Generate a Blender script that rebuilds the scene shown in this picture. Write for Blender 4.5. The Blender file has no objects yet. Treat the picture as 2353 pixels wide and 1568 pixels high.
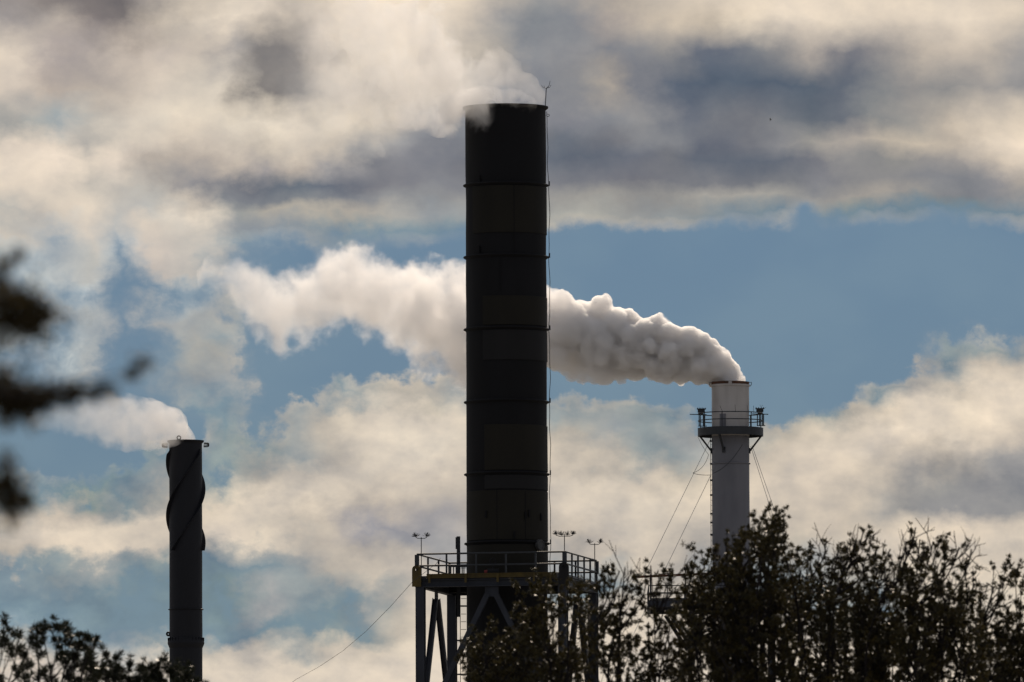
import bpy, bmesh, math, random
import numpy as np
from mathutils import Vector, Matrix, Quaternion, noise as mnoise

random.seed(7); RNG = np.random.default_rng(7)
sc = bpy.context.scene
col = sc.collection

# ------------------------------------------------------------------ camera
CAM_Z = 1.7
PITCH = math.radians(4.33)
HFOV = math.radians(4.0)
cam_d = bpy.data.cameras.new('camera'); cam = bpy.data.objects.new('camera', cam_d); col.objects.link(cam)
cam_d.sensor_width = 36.0; cam_d.sensor_fit = 'HORIZONTAL'
cam_d.lens = 18.0 / math.tan(HFOV / 2)
cam_d.clip_start = 1.0; cam_d.clip_end = 60000.0
CAM_R = Matrix.Rotation(math.pi / 2 + PITCH, 3, 'X') @ Matrix.Rotation(math.radians(-0.2), 3, 'Z')
cam.matrix_world = Matrix.Translation((0, 0, CAM_Z)) @ CAM_R.to_4x4()
cam_d.dof.use_dof = True; cam_d.dof.focus_distance = 780.0; cam_d.dof.aperture_fstop = 8.5
sc.camera = cam

PXR = 2 * math.tan(HFOV / 2) / 2353.0          # one photo pixel (2353 wide) in tangent units
def at(px, py, D):
    """world point that stands D metres to the north of the camera on the line of sight of photo point px, py"""
    d = CAM_R @ Vector(((px - 1176.5) * PXR, (784.0 - py) * PXR, -1.0))
    d *= D / d.y
    return Vector((d.x, d.y, d.z + CAM_Z))
def mpp(D): return D * PXR                       # metres per photo pixel at distance D

# ------------------------------------------------------------------ sun, sky, exposure
SUN_EL, SUN_AZ = math.radians(38), math.radians(8)      # behind the chimneys, a little to the right
sun_d = bpy.data.lights.new('sun', 'SUN'); sun = bpy.data.objects.new('sun', sun_d); col.objects.link(sun)
sun_d.energy = 4.3; sun_d.angle = math.radians(0.5); sun_d.color = (1.0, 0.84, 0.66)
SUN_DIR = Vector((math.sin(SUN_AZ) * math.cos(SUN_EL), math.cos(SUN_AZ) * math.cos(SUN_EL), math.sin(SUN_EL)))
sun.rotation_euler = SUN_DIR.to_track_quat('Z', 'Y').to_euler()
sun.location = (0, 0, 200)

sc.view_settings.view_transform = 'Standard'; sc.view_settings.look = 'None'
sc.view_settings.exposure = 0.0; sc.view_settings.gamma = 1.0
sc.cycles.use_denoising = True
try: sc.cycles.denoiser = 'OPENIMAGEDENOISE'
except Exception: pass
sc.cycles.use_adaptive_sampling = True; sc.cycles.adaptive_threshold = 0.02
sc.cycles.max_bounces = 14; sc.cycles.diffuse_bounces = 3; sc.cycles.glossy_bounces = 2
sc.cycles.transmission_bounces = 4; sc.cycles.transparent_max_bounces = 10
sc.cycles.volume_bounces = 12
sc.cycles.caustics_reflective = False; sc.cycles.caustics_refractive = False
sc.cycles.volume_step_rate = 1.0; sc.cycles.volume_max_steps = 256

def lin(c):
    c = c / 255.0
    return c / 12.92 if c <= 0.04045 else ((c + 0.055) / 1.055) ** 2.4
def rgb(*c): return tuple(lin(x) for x in c)

# cloud cover of the sky seen behind the chimneys: brightness of the real clouds, row by row
# (elevation row: pairs of bearing and colour); everything between is broken up by noise
SKY_ROWS = {
 -20: "0:150,143,140 160:140,133,131 280:128,122,122 360:160,153,148 480:205,196,182 600:215,204,190 680:190,183,176 760:205,196,186 860:228,214,197 960:224,211,195 1040:218,204,188 1120:198,189,179 1200:165,163,160 1280:150,152,154 1400:180,172,162 1500:200,189,175 1640:212,199,183 1800:222,208,191 2000:218,205,188 2200:215,203,188 2400:200,190,178",
  40: "40:165,158,155 120:180,172,168 200:140,132,131 280:131,125,125 360:178,170,163 440:205,195,182 520:220,208,192 600:210,199,186 680:180,173,167 760:205,195,185 840:226,212,195 920:223,210,194 1000:215,203,188 1080:197,188,178 1160:165,163,162 1240:142,146,151 1320:142,145,151 1400:168,160,155 1480:190,180,168 1560:195,184,170 1640:185,176,164 1720:212,200,183 1800:220,207,190 1880:222,208,190 1960:215,203,187 2040:210,198,184 2120:212,200,186 2200:215,203,188 2280:210,198,184 2360:195,186,176",
 120: "40:205,195,185 120:172,163,160 200:168,160,157 280:188,178,173 360:195,185,180 440:190,182,176 520:170,165,162 600:142,138,136 680:146,141,138 760:190,183,178 840:212,202,188 920:215,205,190 1000:205,196,184 1080:192,185,176 1160:175,171,166 1240:150,152,156 1320:150,150,153 1400:128,134,145 1480:140,142,148 1560:155,152,150 1640:112,120,135 1720:130,135,143 1800:150,148,148 1880:172,164,157 1960:128,132,142 2040:160,155,152 2120:188,179,170 2200:192,182,173 2280:187,179,171 2360:168,164,161",
 200: "40:200,190,182 120:178,168,165 200:180,172,168 280:190,182,176 360:205,196,186 440:205,198,186 520:212,204,190 600:138,134,132 680:156,152,149 760:195,190,184 840:195,188,180 920:200,192,182 1000:195,188,178 1080:165,164,163 1160:130,138,150 1240:134,140,150 1320:150,150,152 1400:175,168,160 1480:130,135,145 1560:100,112,130 1640:100,113,130 1720:100,113,130 1800:100,113,130 1880:103,115,130 1960:112,120,133 2040:140,142,145 2120:155,152,150 2200:152,151,150 2280:162,158,155 2360:152,151,152",
 280: "40:158,168,173 120:152,163,170 200:190,189,184 280:203,197,188 360:205,200,190 440:208,200,188 520:205,198,186 600:215,207,192 680:212,203,190 760:205,198,186 840:196,189,180 920:188,182,174 1000:160,160,162 1080:140,144,152 1320:135,138,147 1400:145,147,152 1480:150,150,152 1560:120,126,138 1640:130,133,140 1720:122,127,137 1800:135,137,142 1880:115,123,133 1960:120,126,136 2040:140,143,145 2120:160,157,153 2200:185,176,166 2280:207,195,179 2360:207,195,179",
 330: "40:212,200,188 120:208,198,188 200:160,168,175 280:205,198,187 360:200,192,183 440:200,191,181 520:200,191,181 600:190,183,174 680:200,191,180 760:195,187,177 840:165,163,162 920:160,160,162 1000:140,143,150 1080:135,140,148 1320:120,127,138 1400:125,130,140 1480:140,142,147 1560:140,142,147 1640:112,118,132 1720:128,131,139 1800:140,141,146 1880:160,157,152 1960:172,165,158 2040:190,180,165 2120:195,184,168 2200:185,176,166 2280:215,201,183 2360:222,206,188",
 370: "40:217,205,191 120:224,210,196 200:203,195,186 280:217,204,191 360:178,171,167 440:180,172,168 520:188,179,172 600:165,160,160 680:178,170,166 760:165,162,162 840:130,134,143 920:135,138,147 1000:130,135,145 1320:112,120,133 1400:112,119,132 1480:120,125,137 1560:125,130,139 1640:108,116,130 1720:112,120,133 1800:112,119,132 1880:128,131,140 1960:150,149,149 2040:150,149,147 2120:150,148,148 2200:165,160,156 2280:203,190,175 2360:215,201,184",
 420: "40:214,202,188 120:212,201,189 200:178,180,180 280:200,195,188 360:168,167,168 440:155,153,155 520:130,134,143 600:122,129,140 680:116,126,138 760:114,122,136 840:128,132,142 920:130,134,144 1000:135,138,146 1320:130,133,141 1400:130,132,140 1480:125,129,139 1560:128,131,139 1640:130,132,139 1720:128,131,138 1800:128,131,138 1880:132,134,142 1960:148,147,148 2040:148,147,148 2120:138,140,146 2200:140,142,147 2280:150,149,152 2360:180,173,166",
 455: "40:200,194,186 120:208,199,187 200:190,188,184 280:185,186,184 360:172,180,184 440:190,184,177 520:135,140,148 600:135,140,147 680:135,140,146 760:135,139,146 840:145,147,151 920:145,147,151 1000:145,147,151 1320:160,158,154 1400:158,156,152 1480:150,149,148 1560:152,151,149 1640:168,165,159 1720:168,165,159 1800:158,157,154 1880:142,144,148 1960:162,158,153 2040:167,161,154 2120:146,147,149 2200:140,142,147 2280:143,145,150 2360:160,158,156",
 490: "40:172,180,184 120:200,193,184 200:210,200,188 280:180,185,187 360:168,180,188 440:212,203,191 520:160,162,160 600:172,172,166 680:176,175,168 760:176,175,168 840:172,170,165 920:165,165,163 1000:148,154,160 1240:165,166,162 1320:168,168,163 1400:166,166,161 1480:158,160,159 1560:148,155,158 1640:134,148,158 1720:126,144,157 1800:120,141,157 1880:114,138,156 2040:118,140,156 2200:116,139,156 2400:122,142,157",
 530: "40:195,190,182 120:160,178,190 200:205,197,188 280:165,178,188 360:205,195,185 440:190,188,184 520:150,155,160 600:150,158,165 680:145,155,163 760:138,153,163 840:132,150,162 920:128,148,162 1000:120,143,160 1240:116,140,159 1320:116,140,159 1480:113,138,159 2400:113,138,158",
 580: "40:155,178,192 120:170,184,192 200:182,188,188 280:142,168,188 320:200,190,182 370:212,196,185 430:212,201,189 470:160,172,182 520:128,154,171 600:140,162,178 680:122,148,167 760:112,140,162 1320:112,138,162 2400:112,136,160",
 630: "40:150,174,192 120:165,182,193 200:176,186,190 280:135,163,184 330:190,182,177 370:205,190,181 430:205,195,184 480:140,162,180 540:115,143,167 600:118,146,168 760:112,140,162 2400:112,136,159",
 680: "40:150,174,192 120:160,180,192 200:150,174,191 280:122,150,174 360:132,158,178 420:150,172,186 480:130,156,176 540:114,142,166 600:112,140,163 2400:111,136,159",
 740: "40:158,179,192 120:168,182,190 200:165,180,188 260:125,152,176 320:140,163,180 360:185,189,187 400:165,177,184 450:165,177,182 500:180,184,180 560:150,165,175 620:112,140,163 2400:112,137,159",
 790: "40:152,175,190 120:150,173,189 200:165,179,187 280:122,149,173 360:140,160,175 430:175,179,176 500:170,175,173 545:140,158,168 600:112,140,163 2160:112,137,158 2215:140,154,162 2245:165,166,164 2300:118,141,158 2400:150,158,163",
 840: "40:142,166,186 200:148,170,185 280:125,151,174 370:132,156,172 420:165,172,172 500:176,178,172 540:165,170,168 570:118,143,162 620:112,140,163 2140:113,138,158 2200:120,143,158 2240:185,179,169 2300:195,186,174 2400:200,190,177",
 900: "40:140,165,182 200:122,149,168 280:117,144,165 360:122,147,165 440:160,168,170 520:165,168,168 580:113,140,162 700:114,141,162 780:125,146,160 840:160,166,166 920:175,175,170 1000:180,179,172 1060:165,167,165 1320:115,140,160 1400:116,141,160 1980:114,139,157 2060:125,145,157 2120:170,167,162 2200:195,187,175 2280:213,201,185 2400:215,203,187",
 950: "40:130,156,174 360:113,140,160 440:130,152,165 500:128,150,164 600:112,138,160 640:140,154,162 720:170,171,168 780:185,181,173 840:203,195,183 920:205,197,185 1000:208,199,186 1060:205,196,183 1290:140,155,162 1350:165,167,164 1430:155,162,163 1500:135,151,160 1600:116,140,158 1840:116,140,158 1900:140,154,160 1960:170,170,165 2040:192,184,173 2120:210,199,184 2200:212,201,185 2280:214,202,186 2400:205,195,180",
1000: "40:124,150,170 200:120,147,168 440:113,138,158 520:124,147,161 600:118,143,160 680:162,166,165 760:190,184,174 840:206,198,186 920:211,203,189 1000:212,203,188 1060:210,201,186 1320:168,169,166 1400:150,158,163 1480:145,157,162 1560:165,168,166 1640:160,164,165 1740:165,168,165 1800:178,175,167 1880:197,189,176 1960:207,196,181 2040:215,203,187 2120:215,203,187 2200:206,196,182 2280:200,190,178 2400:190,182,174",
1050: "40:122,148,166 200:116,141,160 360:120,143,158 440:120,142,158 520:140,155,161 600:135,151,160 680:158,164,165 760:185,180,172 840:208,199,185 920:205,196,184 1000:195,187,178 1060:200,192,181 1320:190,183,173 1400:185,180,171 1460:150,158,162 1520:118,142,158 1580:150,158,162 1740:190,182,172 1800:195,186,174 1880:208,197,182 1960:213,201,185 2040:210,198,183 2120:190,182,172 2200:172,168,163 2280:170,167,163 2400:160,158,158",
1100: "40:125,148,163 200:116,140,156 300:120,142,156 350:165,167,165 400:140,152,158 520:130,149,161 600:175,174,169 680:192,186,176 760:203,194,181 840:203,194,181 920:195,187,177 1000:180,176,171 1060:190,183,175 1320:207,197,182 1400:207,197,182 1480:198,189,176 1560:170,170,166 1740:200,190,177 1880:208,196,181 1960:205,194,179 2040:190,182,171 2120:165,162,158 2200:150,150,150 2280:152,151,152 2400:140,143,148",
1160: "40:150,158,160 120:186,179,171 200:178,174,169 280:125,144,156 360:180,175,166 520:205,195,180 600:211,200,184 680:211,200,184 760:205,196,182 840:187,180,172 920:180,174,170 1000:170,166,166 1060:175,171,169 1320:205,195,182 1400:208,198,183 1480:210,200,184 1560:205,195,180 1800:200,190,177 1880:195,186,175 1960:190,182,172 2040:167,164,160 2120:152,151,150 2200:150,150,152 2400:150,150,151",
1220: "40:195,187,176 120:212,200,185 200:206,196,182 280:200,191,179 360:206,196,182 520:213,201,186 600:205,196,182 680:188,182,174 760:180,175,170 840:155,154,160 920:148,149,157 1000:158,157,160 1060:165,163,164 1320:190,182,172 1400:203,193,180 1480:207,197,182 1560:198,190,178 1800:187,181,172 1880:190,182,173 1960:188,180,170 2040:195,186,174 2120:200,190,177 2200:202,191,178 2400:202,192,178",
1260: "40:185,178,168 120:200,190,178 200:207,196,182 280:203,193,180 360:195,187,176 520:165,167,165 600:155,161,163 680:165,166,164 760:185,180,173 840:172,169,167 920:160,159,162 1000:160,160,162 1320:172,170,167 1400:187,181,173 1480:200,191,179 1560:187,181,173 1800:170,171,168 1880:185,179,171 1960:193,185,174 2040:205,194,180 2120:205,194,180 2400:207,196,181",
1300: "40:126,146,161 120:135,150,160 200:152,158,160 280:150,157,160 360:130,148,160 520:119,141,157 600:124,144,158 680:145,155,161 760:178,175,169 840:187,181,173 920:182,177,171 1000:165,164,164 1320:152,159,163 1400:160,164,165 1480:190,183,174 1560:172,171,169 1700:150,158,163 1800:152,160,165 1880:165,167,166 1960:200,191,178 2040:205,195,180 2120:195,187,175 2200:198,189,177 2400:190,183,174",
1350: "40:120,142,158 520:117,140,157 600:152,158,162 660:150,159,163 740:125,145,159 800:165,167,166 860:195,187,177 920:202,193,181 1000:206,197,183 1320:135,150,160 1400:128,145,158 1480:180,177,171 1560:180,177,171 1800:135,150,161 1880:150,157,162 1960:175,173,168 2040:170,170,166 2120:188,182,172 2200:202,192,179 2400:200,191,178",
1395: "40:122,145,162 520:118,141,158 590:172,170,168 640:140,152,160 700:119,142,158 780:118,141,158 840:140,152,160 900:185,180,173 960:195,188,177 1020:190,184,174 1320:195,187,176 1480:190,183,174 1800:132,149,160 1880:148,156,162 1960:138,150,158 2040:125,143,158 2120:190,184,174 2400:205,195,180",
1440: "40:126,148,165 420:122,145,162 520:124,146,161 600:120,143,160 700:119,142,158 760:130,148,160 820:122,143,158 880:150,158,161 940:188,182,173 1020:200,191,178 1320:198,189,176 1480:200,190,178 2000:190,184,174 2400:206,196,181",
1485: "40:140,158,170 120:165,170,172 250:150,162,170 400:135,155,168 470:195,188,177 560:206,196,182 620:170,171,168 690:152,161,163 760:190,184,174 840:197,189,177 920:206,197,182 1060:208,197,182 1320:202,192,179 2400:206,196,182",
1540: "40:195,188,182 360:195,189,182 470:212,201,185 560:215,203,187 680:205,196,182 760:213,202,186 900:215,203,187 1060:215,203,187 1400:208,197,183 2400:208,198,183",
1620: "40:200,192,184 2400:212,200,185",
}
GAP = np.array((111., 136., 160.))

def sky_world():
    w = bpy.data.worlds.new('World'); sc.world = w; w.use_nodes = True
    nt = w.node_tree; N = nt.nodes; L = nt.links; N.clear()
    def mk(t, **k):
        n = N.new(t)
        for a, b in k.items(): setattr(n, a, b)
        return n
    def link(a, b): L.new(a, b)
    def math_(op, a, b=None, c=None, clamp=False):
        n = mk('ShaderNodeMath', operation=op, use_clamp=clamp)
        for i, x in enumerate((a, b, c)):
            if x is None: continue
            if isinstance(x, (int, float)): n.inputs[i].default_value = x
            else: link(x, n.inputs[i])
        return n.outputs[0]
    def vmath(op, a, b=None, s=None):
        n = mk('ShaderNodeVectorMath', operation=op)
        for i, x in enumerate((a, b)):
            if x is None: continue
            if isinstance(x, (tuple, list)): n.inputs[i].default_value = x
            else: link(x, n.inputs[i])
        if s is not None: n.inputs['Scale'].default_value = s
        return n.outputs[0]
    def mixc(f, a, b, blend='MIX'):
        n = mk('ShaderNodeMix', data_type='RGBA', blend_type=blend, clamp_factor=True)
        for s, x in ((n.inputs[0], f), (n.inputs[6], a), (n.inputs[7], b)):
            if isinstance(x, (int, float)): s.default_value = x
            elif isinstance(x, tuple): s.default_value = (*x, 1.0)
            else: link(x, s)
        return n.outputs[2]
    def mixf(f, a, b):
        n = mk('ShaderNodeMix', data_type='FLOAT', clamp_factor=True)
        for s, x in ((n.inputs[0], f), (n.inputs[2], a), (n.inputs[3], b)):
            if isinstance(x, (int, float)): s.default_value = x
            else: link(x, s)
        return n.outputs[0]
    def smooth(x, a, b, lo=0.0, hi=1.0, kind='SMOOTHSTEP'):
        n = mk('ShaderNodeMapRange', interpolation_type=kind)
        link(x, n.inputs[0]); n.inputs[1].default_value = a; n.inputs[2].default_value = b
        n.inputs[3].default_value = lo; n.inputs[4].default_value = hi
        return n.outputs[0]
    def noise_(vec, scale, detail, rough=0.55, dist=0.0):
        n = mk('ShaderNodeTexNoise', noise_dimensions='3D')
        link(vec, n.inputs['Vector']); n.inputs['Scale'].default_value = scale
        n.inputs['Detail'].default_value = detail; n.inputs['Roughness'].default_value = rough
        n.inputs['Distortion'].default_value = dist
        return n
    tc = mk('ShaderNodeTexCoord')
    sep = mk('ShaderNodeSeparateXYZ'); link(tc.outputs['Generated'], sep.inputs[0])
    x, y, z = sep.outputs
    ysafe = math_('MAXIMUM', y, 0.05)
    # bearing and elevation, counted in 1/17000 of a radian from the chimneys' bearing
    az = math_('DIVIDE', math_('DIVIDE', x, ysafe), PXR)
    tp = math.tan(PITCH)
    el = math_('DIVIDE', math_('SUBTRACT', math_('DIVIDE', z, ysafe), tp), PXR * (1 + tp * tp))
    X = math_('ADD', az, 1176.5)
    Y = math_('SUBTRACT', 784.0, el)
    comb = mk('ShaderNodeCombineXYZ'); link(math_('DIVIDE', X, 100.0), comb.inputs[0]); link(math_('DIVIDE', Y, 100.0), comb.inputs[1])
    P = comb.outputs[0]
    Ps = vmath('MULTIPLY', P, (0.8, 1.15, 1.0))
    # drifting distortion of the cloud edges
    w1 = noise_(Ps, 0.55, 8.0, 0.58).outputs['Color']
    w2 = noise_(vmath('ADD', P, (7.3, 3.1, 1.7)), 2.2, 6.0, 0.6).outputs['Color']
    off = vmath('ADD', vmath('SCALE', vmath('SUBTRACT', w1, (0.5, 0.5, 0.5)), s=230.0),
                vmath('SCALE', vmath('SUBTRACT', w2, (0.5, 0.5, 0.5)), s=55.0))
    so = mk('ShaderNodeSeparateXYZ'); link(off, so.inputs[0])
    Xw = math_('ADD', X, so.outputs[0]); Yw = math_('ADD', Y, math_('MULTIPLY', so.outputs[1], math_('ADD', smooth(Y, 560, 760, 0.5, 1.0), math_('MULTIPLY', math_('SUBTRACT', 1.0, smooth(X, 600, 1100)), 0.3))))
    X0, X1 = -40.0, 2440.0
    t = math_('DIVIDE', math_('SUBTRACT', Xw, X0), X1 - X0, clamp=True)
    xs = np.linspace(X0, X1, 32)
    gap_n = GAP / GAP[0]
    prevC = prevA = None; prevY = None
    for yy in sorted(SKY_ROWS):
        pts = [p.split(':') for p in SKY_ROWS[yy].split()]
        kx = np.array([float(p[0]) for p in pts]); kc = np.array([[float(v) for v in p[1].split(',')] for p in pts])
        c = np.stack([np.interp(xs, kx, kc[:, i]) for i in range(3)], 1)
        rb = c[:, 0] / c[:, 2]
        cov = np.clip((rb - 0.705) / (0.93 - 0.705), 0, 1)
        dark = np.clip((140 - c[:, 0]) / 20, 0, 1) * np.clip((rb - 0.735) / 0.03, 0, 1)    # slate cloud bases count as full cover
        cov = np.maximum(cov, dark)
        L_ = np.vectorize(lin)
        cl = L_(c); gl = L_(np.tile(GAP, (32, 1)))
        cov_s = np.clip(cov, 0.3, 1)[:, None]
        cloud = np.clip((cl - gl * (1 - cov_s)) / cov_s, 0.05, 0.85)
        cream = np.array(rgb(214, 200, 182))
        k = np.clip(cov / 0.3, 0, 1)[:, None]
        cloud = cloud * (np.clip(cloud.mean(1), .02, 1)[:, None] / 0.42) ** 0.30
        cloud = cloud * k + cream * (1 - k)
        lum = cloud.mean(1)[:, None]; hue = cream / cream.mean(); cloud = np.where(lum > 0.38, 0.5 * cloud + 0.5 * lum * hue, cloud)     # sunlit cloud keeps one warm hue
        r = mk('ShaderNodeValToRGB'); cr = r.color_ramp; cr.interpolation = 'LINEAR'
        while len(cr.elements) < 32: cr.elements.new(0.5)
        for i in range(32):
            e = cr.elements[i]; e.position = i / 31.0
        for i in range(32):
            cr.elements[i].color = (*[float(v) for v in cloud[i]], float(cov[i]))
        link(t, r.inputs[0])
        if prevC is None: prevC, prevA = r.outputs[0], r.outputs[1]
        else:
            f = smooth(Yw, prevY, yy, kind='LINEAR')
            prevC = mixc(f, prevC, r.outputs[0]); prevA = mixf(f, prevA, r.outputs[1])
        prevY = yy
    # fine wisps
    nb = noise_(vmath('ADD', P, vmath('SCALE', w2, s=0.5)), 1.05, 9.0, 0.60, 0.35).outputs['Fac']
    nc = noise_(vmath('ADD', Ps, (3.0, 9.0, 4.0)), 0.9, 8.0, 0.55).outputs['Fac']
    low = smooth(Y, 480, 840, 0.9, 2.0)
    edge = math_('MULTIPLY', math_('MULTIPLY', prevA, math_('SUBTRACT', 1.0, prevA)), 3.2)     # only where cover is partial
    a = math_('ADD', prevA, math_('MULTIPLY', math_('SUBTRACT', nb, 0.5), math_('MULTIPLY', edge, low)))
    lefthaze = math_('MULTIPLY', math_('SUBTRACT', 1.0, smooth(X, 470, 680)), math_('MULTIPLY', smooth(Y, 470, 560), math_('SUBTRACT', 1.0, smooth(Y, 900, 1000))))
    a_ = a
    a = mixf(smooth(Y, 520, 860), smooth(a, 0.06, 0.94), smooth(a, 0.24, 0.78))
    a = mixf(lefthaze, a, math_('MULTIPLY', smooth(a_, -0.05, 1.15), 0.84))
    tv = math_('ADD', 0.5, math_('ADD', math_('MULTIPLY', math_('SUBTRACT', nc, 0.5), smooth(Y, 480, 840, 1.3, 2.3)), math_('MULTIPLY', math_('SUBTRACT', nb, 0.5), 0.5)), clamp=True)
    tone = mixc(tv, (0.75, 0.775, 0.83), (1.26, 1.22, 1.15))
    cloudc = mixc(1.0, prevC, tone, 'MULTIPLY')
    # all the rest of the sky: broken cloud
    d2 = vmath('MULTIPLY', tc.outputs['Generated'], (1.0, 1.0, 2.4))
    ng = noise_(d2, 3.2, 7.0, 0.55, 0.3).outputs['Fac']
    nh = noise_(vmath('ADD', d2, (4.0, 1.0, 2.0)), 5.0, 6.0, 0.5).outputs['Fac']
    ga = smooth(ng, 0.40, 0.56)
    gcol = mixc(smooth(nh, 0.35, 0.65), (0.30, 0.32, 0.37), (0.64, 0.62, 0.60))
    inside = math_('MULTIPLY', smooth(az, -2100, -1500), math_('SUBTRACT', 1.0, smooth(az, 1500, 2100)))
    inside = math_('MULTIPLY', inside, math_('MULTIPLY', smooth(el, -1300, -900), math_('SUBTRACT', 1.0, smooth(el, 900, 1500))))
    inside = math_('MULTIPLY', inside, math_('GREATER_THAN', y, 0.1))
    sky = mk('ShaderNodeTexSky', sky_type='NISHITA', sun_disc=False)
    sky.sun_elevation = SUN_EL; sky.sun_rotation = SUN_AZ
    sky.air_density = 1.0; sky.dust_density = 0.6; sky.ozone_density = 1.6
    STR = 0.1
    blue = mixc(1.0, sky.outputs[0], SKY_TINT, 'MULTIPLY')
    gv = noise_(Ps, 0.33, 3.0, 0.5).outputs['Fac']
    blue = mixc(1.0, blue, mixc(smooth(gv, 0.35, 0.65), (0.95, 0.965, 0.97), (1.05, 1.035, 1.0)), 'MULTIPLY')
    K = 1.0 / STR
    c_win = mixc(a, blue, mixc(1.0, cloudc, (K, K, K), 'MULTIPLY'))
    c_gen = mixc(ga, blue, mixc(1.0, gcol, (K, K, K), 'MULTIPLY'))
    n = c_gen.node
    final = mixc(inside, c_gen, c_win)
    for nd in N:
        if nd.type == 'MIX' and nd.data_type == 'RGBA': nd.clamp_result = False
    bg = mk('ShaderNodeBackground'); link(final, bg.inputs[0]); bg.inputs[1].default_value = STR
    out = mk('ShaderNodeOutputWorld'); link(bg.outputs[0], out.inputs[0])
    w.cycles.sampling_method = 'MANUAL'; w.cycles.sample_map_resolution = 256
SKY_TINT = (0.155, 0.220, 0.330)
sky_world()

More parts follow.
